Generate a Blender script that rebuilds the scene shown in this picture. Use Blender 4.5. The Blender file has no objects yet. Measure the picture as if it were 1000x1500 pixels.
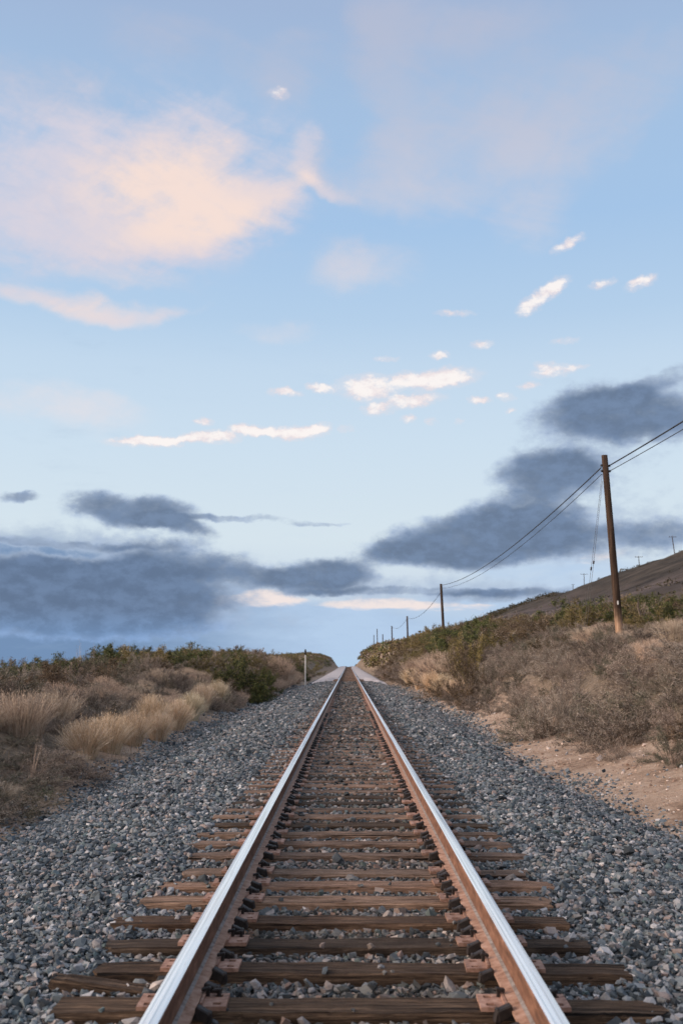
import bpy, bmesh, math, random
import numpy as np
from mathutils import Vector, Matrix

random.seed(7)
rng = np.random.default_rng(11)
sc = bpy.context.scene
COL = sc.collection
PI = math.pi
R = math.radians

# ------------------------------------------------------------------ camera
CAM = Vector((-0.02, 0.0, 1.51))          # z = 0 is the top of the wooden ties
PITCH, YAW, F = R(8.6), R(0.39), 1458.33
cd = bpy.data.cameras.new('camera')
cd.lens = 35
cd.sensor_fit = 'VERTICAL'
cd.sensor_height = 36
cd.sensor_width = 24
cd.clip_start = 0.05
cd.clip_end = 20000
cd.dof.use_dof = True
cd.dof.focus_distance = 11.0
cd.dof.aperture_fstop = 3.2
cam = bpy.data.objects.new('camera', cd)
cam.location = CAM
cam.rotation_euler = (PI/2 + PITCH, 0, YAW)
COL.objects.link(cam)
sc.camera = cam


def direction(px, py):
    """unit direction of a bearing measured on the survey photograph (1000 x 1500)"""
    a, b = (px - 500)/F, (750 - py)/F
    f = Vector((-math.sin(YAW)*math.cos(PITCH), math.cos(YAW)*math.cos(PITCH), math.sin(PITCH)))
    r = Vector((math.cos(YAW), math.sin(YAW), 0))
    u = r.cross(f)
    return (f + a*r + b*u).normalized()


def azel(px, py):
    d = direction(px, py)
    return math.degrees(math.atan2(d.x, d.y)), math.degrees(math.asin(d.z))


# ------------------------------------------------------------------ noise
def vnoise(x, y, s=0):
    x = np.asarray(x, float); y = np.asarray(y, float)
    xi = np.floor(x).astype(np.int64); yi = np.floor(y).astype(np.int64)
    fx = x - xi; fy = y - yi
    fx = fx*fx*(3-2*fx); fy = fy*fy*(3-2*fy)

    def h(a, b):
        n = (a*374761393 + b*668265263 + s*1442695041) & 0x7fffffff
        n = ((n ^ (n >> 13))*1274126177) & 0x7fffffff
        return ((n ^ (n >> 16)) & 0xffff)/65535.0
    return (h(xi, yi)*(1-fx) + h(xi+1, yi)*fx)*(1-fy) + (h(xi, yi+1)*(1-fx) + h(xi+1, yi+1)*fx)*fy


def fbm(x, y, s=0, o=4):
    v = 0; a = .5; t = 0
    for k in range(o):
        v = v + a*vnoise(x*2**k, y*2**k, s+k*17); t += a; a *= .5
    return v/t - .5


# ------------------------------------------------------------------ terrain
def track(y):
    return np.interp(y, [-100, 180, 240, 300, 350, 420, 600, 1500, 6000],
                     [0, 0, .08, .24, .10, -.6, -7, -30, -90])


def edge_r(y): return np.interp(y, [0, 11, 16, 20, 30, 45, 80, 150, 300], [3.8, 3.7, 3.35, 3.15, 3.6, 3.7, 3.4, 3.2, 3.1])
def edge_l(y): return np.interp(y, [0, 8, 11, 18, 35, 80, 150, 300], [4.8, 4.2, 3.8, 3.9, 4.3, 4.0, 3.6, 3.1])


YB = [-60, 0, 15, 20, 34, 60, 98, 159, 217, 260, 330, 500, 900, 6000]
HT = [1.6, 1.7, 1.75, 1.85, 2.30, 2.9, 3.6, 4.0, 4.7, 4.5, 4.6, 1.5, -8, -80]
RIDGE = [33, 33, 33, 33, 33, 33, 33, 33, 33.5, 34, 33.5, 33.2, 33, -20]
HL = [.5, .5, .55, .7, 1.0, 1.45, 1.9, 2.3, 2.9, 3.3, 3.9, 1.0, -12, -85]
HL2 = [.4, .4, .5, .6, 1.0, 1.3, 1.7, 2.3, 3.0, 3.6, 4.2, 0.5, -14, -88]


def ground(x, y):
    x = np.asarray(x, float); y = np.asarray(y, float)
    x, y = np.broadcast_arrays(x, y)
    t = track(y)
    er, el = edge_r(y), edge_l(y)
    foot = np.interp(y, [0, 14, 20, 30, 60, 150, 250, 300], [5.0, 4.7, 4.9, 4.5, 4.3, 3.8, 3.3, 3.2])
    top = foot + np.interp(y, [0, 40, 100, 250, 300], [4.2, 4.4, 4.0, 2.4, 2.2])
    ht = np.interp(y, YB, HT); rd = np.interp(y, YB, RIDGE)
    hl = np.interp(y, YB, HL); hl2 = np.interp(y, YB, HL2)
    far = np.clip((y-360)/200, 0, 1)
    o = np.zeros_like(x)
    # right half
    xs = [o, er-.3, foot, foot+(top-foot)*.5, top, top+5, o+34, o+66, o+100, o+115, o+260, o+1200, o+9000]
    zs = [o-.42+t, o-.36+t, o+.02+t, (ht-.0)*.62, ht, ht+.45, ht+6.2, rd*.62+1, rd, rd-1, rd-16, o-40, o-95]
    z = zs[0].copy()
    for k in range(len(xs)-1):
        u = np.clip((x-xs[k])/np.maximum(xs[k+1]-xs[k], .01), 0, 1)
        us = u*u*(3-2*u)
        z = z + (zs[k+1]-zs[k])*(.55*u + .45*us)
    # left half
    xs = [o, el-.3, el+.5, el+2.6+2*far, el+5.2+3*far, el+9, el+60, o+400, o+9000]
    zs = [o-.42+t, o-.38+t, o-.22+t, hl*.75, hl, hl2, hl2-4, o-30, o-95]
    zl = zs[0].copy()
    for k in range(len(xs)-1):
        u = np.clip((-x-xs[k])/np.maximum(xs[k+1]-xs[k], .01), 0, 1)
        us = u*u*(3-2*u)
        zl = zl + (zs[k+1]-zs[k])*(.55*u + .45*us)
    z = np.where(x < 0, zl, z)
    off = np.abs(x) - np.where(x < 0, el, er)
    n = np.clip(off/1.0, 0, 1)
    z = z + n*(fbm(x*.35, y*.35, 3)*.45*np.clip(off/4, .25, 1) + fbm(x*2.2, y*2.2, 9)*.10)
    z = z + np.clip(off/30, 0, 1)*fbm(x*.03, y*.03, 5)*3.0
    hillm = np.clip((x-20)/40, 0, 1)
    z = z + hillm*fbm(x*.012, y*.02, 21)*5 + hillm*fbm(x*.09, y*.12, 31)*1.3
    return z


def gz(x, y): return float(ground(np.array([x]), np.array([y]))[0])


def on_ground(px, py):
    """where a bearing measured on the photograph meets the terrain"""
    d = direction(px, py)
    s = np.arange(3, 400, .05)
    x, y, z = CAM.x + d.x*s, CAM.y + d.y*s, CAM.z + d.z*s
    hit = np.nonzero(z < ground(x, y))[0]
    k = hit[0] if len(hit) else -1
    return float(x[k]), float(y[k])


# ------------------------------------------------------------------ mesh helpers
def mesh_np(name, verts, faces, mats, mat_idx=None, smooth=False):
    """faces: list of int arrays (n,k)"""
    me = bpy.data.meshes.new(name)
    verts = np.asarray(verts, np.float32)
    me.vertices.add(len(verts))
    me.vertices.foreach_set('co', verts.ravel())
    loops = np.concatenate([f.ravel() for f in faces]).astype(np.int32)
    tot = np.concatenate([np.full(len(f), f.shape[1], np.int32) for f in faces])
    start = np.concatenate([[0], np.cumsum(tot)[:-1]]).astype(np.int32)
    me.loops.add(len(loops))
    me.loops.foreach_set('vertex_index', loops)
    me.polygons.add(len(tot))
    me.polygons.foreach_set('loop_start', start)
    me.polygons.foreach_set('loop_total', tot)
    for m in mats: me.materials.append(m)
    if mat_idx is not None:
        me.polygons.foreach_set('material_index', np.asarray(mat_idx, np.int32))
    me.polygons.foreach_set('use_smooth', np.full(len(tot), smooth, bool))
    me.update(calc_edges=True)
    me.validate()
    return me


def link(name, me, parent=None, loc=(0, 0, 0), rot=(0, 0, 0), scale=(1, 1, 1)):
    o = bpy.data.objects.new(name, me)
    o.location = loc; o.rotation_euler = rot; o.scale = scale
    o.parent = parent
    COL.objects.link(o)
    return o


def tag(o, label, cat, group=None):
    o['label'] = label; o['category'] = cat
    if group: o['group'] = group
    return o


def copy_tree(o, parent=None):
    c = o.copy(); COL.objects.link(c)
    if parent: c.parent = parent
    for ch in list(o.children):
        copy_tree(ch, c)
    return c


def boxes_mesh(name, boxes, mats, bevel=.0, idx=None):
    """one mesh of bevelled boxes: (centre, size, rotation z, tilt x, tilt y)"""
    bm = bmesh.new()
    for n, b in enumerate(boxes):
        c, s = b[0], b[1]
        rz = b[2] if len(b) > 2 else 0
        ry = b[3] if len(b) > 3 else 0
        M = Matrix.Translation(c) @ Matrix.Rotation(rz, 4, 'Z') @ Matrix.Rotation(ry, 4, 'Y') @ Matrix.Diagonal((*s, 1))
        g = bmesh.ops.create_cube(bm, size=1, matrix=M)
        for v in g['verts']:
            for f in v.link_faces: f.material_index = idx[n] if idx else 0
    if bevel:
        bmesh.ops.bevel(bm, geom=bm.edges[:], offset=bevel, segments=1, affect='EDGES', profile=.5)
    me = bpy.data.meshes.new(name); bm.to_mesh(me); bm.free()
    for m in mats: me.materials.append(m)
    return me


def tube_mesh(name, pts, radii, mats, seg=10, cap=True, smooth=True):
    pts = [Vector(p) for p in pts]
    if not hasattr(radii, '__len__'): radii = [radii]*len(pts)
    bm = bmesh.new(); rings = []
    for i, p in enumerate(pts):
        d = (pts[min(i+1, len(pts)-1)] - pts[max(i-1, 0)]).normalized()
        a = d.orthogonal().normalized() if abs(d.z) < .99 else Vector((1, 0, 0))
        if abs(d.z) < .99: a = d.cross(Vector((0, 0, 1))).normalized()
        b = d.cross(a).normalized()
        rings.append([bm.verts.new(p + radii[i]*(math.cos(2*PI*k/seg)*a + math.sin(2*PI*k/seg)*b)) for k in range(seg)])
    for r0, r1 in zip(rings, rings[1:]):
        for k in range(seg):
            f = bm.faces.new((r0[k], r0[(k+1) % seg], r1[(k+1) % seg], r1[k])); f.smooth = smooth
    if cap:
        bm.faces.new(rings[0][::-1]); bm.faces.new(rings[-1])
    bmesh.ops.recalc_face_normals(bm, faces=bm.faces)
    me = bpy.data.meshes.new(name); bm.to_mesh(me); bm.free()
    for m in mats: me.materials.append(m)
    return me


# ------------------------------------------------------------------ material helpers
class NT:
    def __init__(s, tree): s.t = tree; s.n = tree.nodes; s.l = tree.links

    def node(s, typ, ins=None, **kw):
        nd = s.n.new(typ)
        for k, v in kw.items(): setattr(nd, k, v)
        for k, v in (ins or {}).items():
            if isinstance(v, bpy.types.NodeSocket): s.l.new(v, nd.inputs[k])
            else: nd.inputs[k].default_value = v
        return nd

    def math(s, op, a, b=None, c=None, clamp=False):
        ins = {0: a}
        if b is not None: ins[1] = b
        if c is not None: ins[2] = c
        return s.node('ShaderNodeMath', ins, operation=op, use_clamp=clamp).outputs[0]

    def vmath(s, op, a, b=None, scale=None):
        ins = {0: a}
        if b is not None: ins[1] = b
        if scale is not None: ins['Scale'] = scale
        nd = s.node('ShaderNodeVectorMath', ins, operation=op)
        return nd.outputs['Value'] if op in ('LENGTH', 'DOT_PRODUCT') else nd.outputs[0]

    def ramp(s, fac, stops, interp='LINEAR'):
        nd = s.node('ShaderNodeValToRGB', {0: fac})
        cr = nd.color_ramp; cr.interpolation = interp
        while len(cr.elements) < len(stops): cr.elements.new(.5)
        for e, (p, c) in zip(cr.elements, stops):
            e.position = p; e.color = (*c[:3], 1)
        return nd.outputs[0]

    def mix(s, f, a, b, blend='MIX'):
        nd = s.node('ShaderNodeMix', data_type='RGBA', blend_type=blend)
        for k, v in ((0, f), (6, a), (7, b)):
            if isinstance(v, bpy.types.NodeSocket): s.l.new(v, nd.inputs[k])
            else: nd.inputs[k].default_value = v if k == 0 else (*v[:3], 1)
        return nd.outputs[2]

    def noise(s, vec, scale, detail=4, rough=.5, dist=0, out=0):
        return s.node('ShaderNodeTexNoise', {'Vector': vec, 'Scale': scale, 'Detail': detail, 'Roughness': rough, 'Distortion': dist}).outputs[out]

    def smooth(s, v, lo, hi, a=0., b=1.):
        return s.node('ShaderNodeMapRange', {0: v, 1: lo, 2: hi, 3: a, 4: b}, interpolation_type='SMOOTHSTEP').outputs[0]


def material(name, build, rough=.8, metallic=0., spec=.3):
    m = bpy.data.materials.new(name); m.use_nodes = True
    t = NT(m.node_tree); p = t.n['Principled BSDF']
    p.inputs['Roughness'].default_value = rough
    p.inputs['Metallic'].default_value = metallic
    p.inputs['Specular IOR Level'].default_value = spec
    r = build(t, p)
    if r is not None: t.l.new(r, p.inputs['Base Color'])
    return m


def bump(t, p, h, strength=.5, dist=.01):
    b = t.node('ShaderNodeBump', {'Height': h, 'Strength': strength, 'Distance': dist})
    t.l.new(b.outputs[0], p.inputs['Normal'])


def objco(t): return t.node('ShaderNodeTexCoord').outputs['Object']
def orand(t): return t.node('ShaderNodeObjectInfo').outputs['Random']
def isl(t): return t.node('ShaderNodeNewGeometry').outputs['Random Per Island']


STONE = [(0, (.026, .032, .038)), (.20, (.058, .074, .086)), (.38, (.105, .130, .150)), (.52, (.165, .19, .205)), (.62, (.21, .21, .21)),
         (.71, (.285, .225, .205)), (.78, (.085, .125, .130)), (.86, (.23, .25, .275)), (.95, (.32, .318, .325)), (1, (.52, .505, .50))]


def crib_stain(t, co, c):
    """rust, oil and brake dust between and close to the rails"""
    sx = t.math('ABSOLUTE', t.node('ShaderNodeSeparateXYZ', {0: co}).outputs[0])
    n = t.noise(co, 1.6, 4, .6)
    m = t.math('MULTIPLY', t.smooth(sx, 1.25, .75), t.smooth(n, .30, .62, .25, 1.))
    return t.mix(m, c, t.mix(1., c, (.80, .66, .56), 'MULTIPLY'))


def m_stone(t, p):
    co = objco(t)
    c = t.ramp(isl(t), STONE)
    n = t.noise(co, 60, 3)
    bump(t, p, t.noise(co, 90, 4, .6), .5, .004)
    c = t.mix(1., c, t.ramp(n, [(.25, (.70, .72, .75)), (.75, (1.2, 1.18, 1.16))]), 'MULTIPLY')
    d = t.noise(co, .55, 4, .6)
    c = t.mix(1., c, t.ramp(d, [(.35, (.80, .80, .82)), (.65, (1.12, 1.1, 1.06))]), 'MULTIPLY')
    return crib_stain(t, co, c)


def m_ballast(t, p):
    co = objco(t)
    v = t.node('ShaderNodeTexVoronoi', {'Vector': co, 'Scale': 17.}, feature='F1')
    r = t.node('ShaderNodeSeparateColor', {0: v.outputs['Color']}).outputs[0]
    c = t.ramp(r, STONE)
    n = t.noise(co, .9, 4)
    c = t.mix(1., c, t.ramp(n, [(.3, (.72, .72, .72)), (.7, (1.1, 1.08, 1.05))]), 'MULTIPLY')
    bump(t, p, v.outputs['Distance'], 1., .05)
    return crib_stain(t, co, c)


def m_ground(t, p):
    co = objco(t)
    sx = t.node('ShaderNodeSeparateXYZ', {0: co}).outputs[0]
    sy = t.node('ShaderNodeSeparateXYZ', {0: co}).outputs[1]
    n1 = t.noise(co, 1.1, 6, .6)
    n2 = t.noise(co, 9., 5, .65)
    dirt = t.ramp(t.math('ADD', t.math('MULTIPLY', n1, .6), t.math('MULTIPLY', n2, .4)),
                  [(.34, (.16, .105, .074)), (.45, (.345, .245, .180)), (.57, (.47, .355, .275)), (.72, (.56, .46, .385))])
    litter = t.ramp(n2, [(.3, (.10, .075, .055)), (.5, (.20, .155, .115)), (.7, (.33, .26, .19))])
    n3 = t.noise(co, .35, 5, .6)
    # bare earth near the foot of the right-hand bank, litter elsewhere
    mr = t.math('MULTIPLY', t.smooth(sx, 2.0, 3.0), t.smooth(sx, 6.2, 4.6))
    mr = t.math('MULTIPLY', mr, t.smooth(sy, 120., 40.))
    ml = t.math('MULTIPLY', t.math('MULTIPLY', t.smooth(sx, -5.2, -4.3), t.smooth(sx, -2., -3.)), .6)
    m = t.math('MAXIMUM', mr, t.math('MAXIMUM', ml, t.smooth(n3, .56, .68, 0., .55)))
    near = t.mix(m, litter, dirt)
    h1 = t.noise(co, .035, 6, .65)
    h2 = t.noise(co, .16, 5, .65)
    hill = t.ramp(t.math('ADD', t.math('MULTIPLY', h1, .6), t.math('MULTIPLY', h2, .4)),
                  [(.38, (.026, .022, .020)), (.46, (.056, .046, .041)), (.54, (.093, .073, .067)), (.64, (.145, .114, .104))])
    crest = t.smooth(t.math('ADD', sx, t.math('MULTIPLY', h1, 60.)), 64., 88.)
    hill = t.mix(t.math('MULTIPLY', crest, .8), hill, t.ramp(h2, [(.38, (.020, .018, .014)), (.6, (.060, .050, .038))]))
    hm = t.smooth(t.math('ABSOLUTE', sx), 11., 26.)
    c = t.mix(hm, near, hill)
    bump(t, p, t.math('ADD', t.noise(co, 16., 7, .75), t.noise(co, 2.5, 4, .6)), 1., .07)
    return c


def m_pale(t, p):
    co = objco(t)
    n = t.noise(co, 5., 6, .6)
    return t.ramp(n, [(.3, (.33, .295, .29)), (.7, (.50, .455, .45))])


def wood(dark):
    def f(t, p):
        co = objco(t)
        r = orand(t)
        off = t.node('ShaderNodeCombineXYZ', {0: t.math('MULTIPLY', r, 37.), 1: t.math('MULTIPLY', r, 91.), 2: t.math('MULTIPLY', r, 13.)}).outputs[0]
        co2 = t.vmath('ADD', co, off)
        st = t.vmath('MULTIPLY', co2, (1.6, 42., 42.))
        g1 = t.noise(st, 1.6, 7, .72, .5)
        g2 = t.noise(t.vmath('MULTIPLY', co2, (5., 60., 60.)), 2.2, 5, .7, .2)
        g = t.math('MULTIPLY_ADD', g1, .68, t.math('MULTIPLY', g2, .32))
        blot = t.noise(co2, 2.4, 4, .6)
        if dark:
            stops = [(.34, (.016, .012, .010)), (.47, (.060, .044, .033)), (.56, (.13, .096, .070)), (.68, (.27, .20, .145))]
        else:
            stops = [(.36, (.030, .021, .016)), (.46, (.165, .115, .086)), (.56, (.33, .240, .185)), (.68, (.52, .40, .32))]
        c = t.ramp(g, stops)
        tint = t.ramp(r, [(0, (.72, .74, .78)), (.35, (1., .93, .88)), (.6, (1.18, 1., .9)), (.8, (.8, .8, .8)), (1., (1.25, 1.12, 1.)) ])
        c = t.mix(1., c, tint, 'MULTIPLY')
        c = t.mix(1., c, t.ramp(blot, [(.3, (.6, .58, .58)), (.65, (1.15, 1.12, 1.1))]), 'MULTIPLY')
        crack = t.noise(t.vmath('MULTIPLY', co2, (.6, 52., 20.)), 1.1, 4, .55, .3)
        cm = t.smooth(crack, .40, .33)
        c = t.mix(cm, c, (.010, .008, .007))
        bump(t, p, t.math('SUBTRACT', g, t.math('MULTIPLY', cm, .8)), 1., .022)
        return c
    return f


def m_plate(t, p):
    n = t.noise(objco(t), 22., 5, .6)
    c = t.ramp(n, [(.3, (.13, .070, .048)), (.5, (.29, .172, .125)), (.72, (.43, .29, .23))])
    bump(t, p, n, .4, .004)
    return t.mix(1., c, t.ramp(orand(t), [(0, (.75, .72, .70)), (1, (1.15, 1.1, 1.1))]), 'MULTIPLY')


def m_rust(t, p):
    co = objco(t)
    n = t.noise(t.vmath('MULTIPLY', co, (1., .35, 1.)), 18., 6, .65)
    c = t.ramp(n, [(.28, (.060, .030, .020)), (.48, (.145, .070, .042)), (.65, (.22, .112, .070)), (.8, (.31, .19, .135))])
    bump(t, p, n, .35, .003)
    return c


def m_black_iron(t, p):
    n = t.noise(objco(t), 30., 4)
    bump(t, p, n, .4, .003)
    return t.ramp(n, [(.3, (.010, .008, .008)), (.7, (.032, .023, .020))])


def m_polish(t, p):
    co = objco(t)
    n = t.noise(t.vmath('MULTIPLY', co, (90., .5, 90.)), 1., 5, .6)
    f = t.noise(t.vmath('MULTIPLY', co, (30., 3., 30.)), 1., 4, .6)
    t.l.new(t.smooth(n, .25, .75, .07, .20), p.inputs['Roughness'])
    c = t.ramp(n, [(.38, (.60, .58, .57)), (.5, (.93, .905, .88)), (.7, (1., .975, .945))])
    return t.mix(t.smooth(f, .60, .72, 0., .35), c, (.42, .34, .30))


def foliage(stops, lo=.75, hi=1.25, sheen=0):
    def f(t, p):
        c = t.ramp(isl(t), stops)
        r = orand(t)
        tint = t.ramp(r, [(0, (lo, lo, lo)), (.33, (1., .97, .92)), (.66, (.93, 1., .95)), (1., (hi, hi*.97, hi*.92))])
        c = t.mix(1., c, tint, 'MULTIPLY')
        n = t.noise(objco(t), 2.2, 3)
        return t.mix(1., c, t.ramp(n, [(.3, (.78, .78, .78)), (.7, (1.18, 1.16, 1.12))]), 'MULTIPLY')
    return f


def plain(stops, scale=12., b=.3):
    def f(t, p):
        n = t.noise(objco(t), scale, 5, .6)
        bump(t, p, n, b, .004)
        return t.ramp(n, stops)
    return f


def m_pole(t, p):
    co = objco(t)
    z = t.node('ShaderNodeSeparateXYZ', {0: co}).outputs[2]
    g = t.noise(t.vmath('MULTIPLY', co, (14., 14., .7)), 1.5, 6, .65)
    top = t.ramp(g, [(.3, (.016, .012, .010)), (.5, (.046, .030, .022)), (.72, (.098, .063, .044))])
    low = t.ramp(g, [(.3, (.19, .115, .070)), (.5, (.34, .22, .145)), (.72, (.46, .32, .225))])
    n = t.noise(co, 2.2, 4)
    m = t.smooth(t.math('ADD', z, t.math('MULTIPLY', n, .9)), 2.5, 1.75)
    bump(t, p, g, .5, .01)
    return t.mix(m, top, low)


M = {}
M['stone'] = material('ballast stone', m_stone, .85)
M['ballast'] = material('ballast bed', m_ballast, .9)
M['ground'] = material('earth', m_ground, .95, spec=.1)
M['pale'] = material('pale packed gravel', m_pale, .9)
M['wood_dark'] = material('dark creosoted wood', wood(True), .9, spec=.15)
M['wood_mid'] = material('weathered wood', wood(False), .9, spec=.15)
M['plate'] = material('rust pink plate', m_plate, .7)
M['rust'] = material('rusty rail steel', m_rust, .75)
M['footrust'] = material('pale rust of the rail foot', plain([(.3, (.20, .105, .065)), (.5, (.34, .20, .14)), (.72, (.45, .30, .235))], 20., .4), .8)
M['dust'] = material('grey dust on steel', plain([(.3, (.16, .12, .10)), (.6, (.30, .27, .25))], 25., .3), .9)
M['iron'] = material('black iron', m_black_iron, .6)
M['polish'] = material('polished rail head', m_polish, .3, .68, .5)
M['dry'] = material('dry scrub twig', foliage([(0, (.085, .062, .053)), (.3, (.185, .142, .122)), (.6, (.30, .242, .213)), (.85, (.42, .352, .318)), (1, (.54, .47, .435))], .45, 1.4), .9, spec=.1)
M['dryleaf'] = material('dry scrub leaf', foliage([(0, (.058, .048, .040)), (.35, (.160, .130, .112)), (.7, (.31, .256, .228)), (1, (.48, .41, .375))], .42, 1.4), .9, spec=.1)
M['grey'] = material('grey sage leaf', foliage([(0, (.036, .036, .027)), (.5, (.098, .095, .073)), (1, (.24, .222, .182))], .6, 1.3), .9, spec=.1)
M['green'] = material('evergreen leaf', foliage([(0, (.022, .030, .011)), (.45, (.060, .075, .024)), (.8, (.12, .132, .040)), (1, (.20, .185, .070))], .7, 1.3), .65, spec=.25)
M['olive'] = material('olive leaf', foliage([(0, (.050, .042, .015)), (.4, (.125, .105, .038)), (.75, (.215, .172, .066)), (1, (.32, .25, .115))], .75, 1.3), .75, spec=.2)
M['brown'] = material('brown leaf', foliage([(0, (.045, .033, .023)), (.5, (.115, .083, .055)), (1, (.22, .16, .11))], .75, 1.3), .85, spec=.1)
M['straw'] = material('straw blade', foliage([(0, (.30, .20, .12)), (.3, (.60, .44, .30)), (.7, (.80, .64, .49)), (1, (.90, .80, .69))], .85, 1.15), .85, spec=.1)
M['pinkstraw'] = material('faded straw blade', foliage([(0, (.19, .14, .11)), (.4, (.42, .32, .26)), (1, (.66, .54, .46))], .85, 1.15), .85, spec=.1)
M['hillscrub'] = material('dark hill scrub', foliage([(0, (.022, .020, .014)), (.5, (.055, .047, .033)), (1, (.11, .09, .066))], .8, 1.2), .9, spec=.1)
M['bright'] = material('fresh leaf', foliage([(0, (.03, .10, .03)), (1, (.10, .25, .08))]), .6)
M['stem'] = material('woody stem', plain([(.3, (.05, .037, .028)), (.7, (.17, .135, .11))], 20.), .9)
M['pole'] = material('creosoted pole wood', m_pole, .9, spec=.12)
M['wire'] = material('black cable', plain([(.3, (.012, .012, .013)), (.7, (.03, .03, .032))], 3., 0), .6)
M['guy'] = material('galvanised strand', plain([(.3, (.10, .105, .11)), (.7, (.20, .205, .21))], 3., 0), .5)
M['porcelain'] = material('brown porcelain', plain([(.3, (.03, .02, .017)), (.7, (.06, .04, .03))]), .3)
M['white'] = material('weathered white paint', plain([(.3, (.40, .38, .36)), (.6, (.62, .60, .58))], 9.), .7)
M['tagmetal'] = material('pale aluminium tag', plain([(.3, (.55, .53, .50)), (.7, (.72, .70, .66))], 9.), .5)
M['litter'] = material('dry grass litter', foliage([(0, (.13, .095, .06)), (.5, (.28, .21, .145)), (1, (.45, .36, .27))]), .9, spec=.1)

# ------------------------------------------------------------------ world: sky and clouds by direction
SUN_EL, SUN_AZ = R(20), R(-100)           # warm glow from behind and left of the viewer
w = bpy.data.worlds.new('World'); sc.world = w; w.use_nodes = True
T = NT(w.node_tree)
bg = T.n['Background']
gen = T.node('ShaderNodeTexCoord').outputs['Generated']
xyz = T.node('ShaderNodeSeparateXYZ', {0: gen})
X, Y, Z = xyz.outputs
DEG = 180/PI
az = T.math('MULTIPLY', T.math('ARCTAN2', X, Y), DEG)
el = T.math('MULTIPLY', T.math('ARCSINE', Z), DEG)
uv = T.node('ShaderNodeCombineXYZ', {0: az, 1: el, 2: 0.}).outputs[0]


def lin(c):
    return tuple(((v/255+.055)/1.055)**2.4 if v > 10 else v/255/12.92 for v in c)


def warp(vec, parts):
    for sx, sy, amp, seed, det in parts:
        s = T.vmath('MULTIPLY', uv, (sx, sy, 0))
        s = T.vmath('ADD', s, (0, 0, seed))
        c = T.node('ShaderNodeTexNoise', {'Vector': s, 'Scale': 1., 'Detail': det, 'Roughness': .55}).outputs['Color']
        c = T.vmath('SUBTRACT', c, (.5, .5, .5))
        vec = T.vmath('ADD', vec, T.vmath('MULTIPLY', c, (amp[0], amp[1], 0)))
    return vec


def tex(sx, sy, seed, det=6, rough=.6, rot=0., dist=0.):
    v = T.node('ShaderNodeMapping', {'Vector': uv, 'Rotation': (0, 0, R(rot))}, vector_type='POINT').outputs[0]
    v = T.vmath('ADD', T.vmath('MULTIPLY', v, (sx, sy, 0)), (0, 0, seed))
    return T.node('ShaderNodeTexNoise', {'Vector': v, 'Scale': 1., 'Detail': det, 'Roughness': rough, 'Distortion': dist}).outputs[0]


def blobs(vec, items, core=.3):
    tot = None
    for it in items:
        px, py, rx, ry = it[:4]
        ang = it[4] if len(it) > 4 else 0
        wt = it[5] if len(it) > 5 else 1.
        c = azel(px, py)
        e = azel(px+10, py); k = abs(e[0]-c[0])/10
        e2 = azel(px, py+10); k2 = abs(e2[1]-c[1])/10
        ux, uy = 1/(rx*k), 1/(ry*k2)
        ca, sa = math.cos(R(ang)), math.sin(R(ang))
        if ang == 0:
            q = T.node('ShaderNodeVectorMath', {0: vec, 1: (ux, uy, 0), 2: (-c[0]*ux, -c[1]*uy, 0)}, operation='MULTIPLY_ADD').outputs[0]
            ln = T.vmath('LENGTH', q)
        else:
            q = T.vmath('SUBTRACT', vec, (c[0], c[1], 0))
            a = T.vmath('DOT_PRODUCT', q, (ca*ux, sa*ux, 0)); b = T.vmath('DOT_PRODUCT', q, (-sa*uy, ca*uy, 0))
            ln = T.math('POWER', T.math('MULTIPLY_ADD', b, b, T.math('MULTIPLY', a, a)), .5)
        f = T.smooth(ln, 1., core, 0., wt)
        tot = f if tot is None else T.math('ADD', tot, f)
    return tot


def elp(py): return azel(500, py)[1]


# clear-sky gradient; its unseen overhead part is brightened to light the land
lo, hi = -5., 90.
def gp(e): return (e-lo)/(hi-lo)
grad = T.ramp(T.math('DIVIDE', T.math('SUBTRACT', el, lo), hi-lo),
              [(gp(elp(975)), lin((180, 207, 234))), (gp(elp(880)), lin((205, 219, 234))), (gp(elp(790)), lin((216, 230, 239))),
               (gp(elp(650)), lin((206, 225, 241))), (gp(elp(540)), lin((196, 218, 239))), (gp(elp(470)), lin((182, 209, 236))), (gp(elp(330)), lin((166, 198, 233))),
               (gp(elp(150)), lin((165, 193, 226))), (gp(elp(10)), lin((162, 184, 217))), (gp(60), lin((186, 202, 226))), (1., lin((188, 204, 227)))])
sky = T.node('ShaderNodeTexSky', sky_type='NISHITA', sun_disc=False, sun_elevation=SUN_EL, sun_rotation=SUN_AZ % (2*PI), air_density=1., dust_density=1.2, ozone_density=1.5)
K = 10.
base = T.vmath('SCALE', grad, scale=K)
base = T.mix(.03, base, sky.outputs[0])


def over(base, alpha, col):
    c = col if isinstance(col, bpy.types.NodeSocket) else None
    if c is None: c = tuple(v*K for v in lin(col))
    return T.mix(alpha, base, c)


def colmix(f, a, b):
    return T.vmath('SCALE', T.mix(f, lin(a), lin(b)), scale=K)


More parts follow.
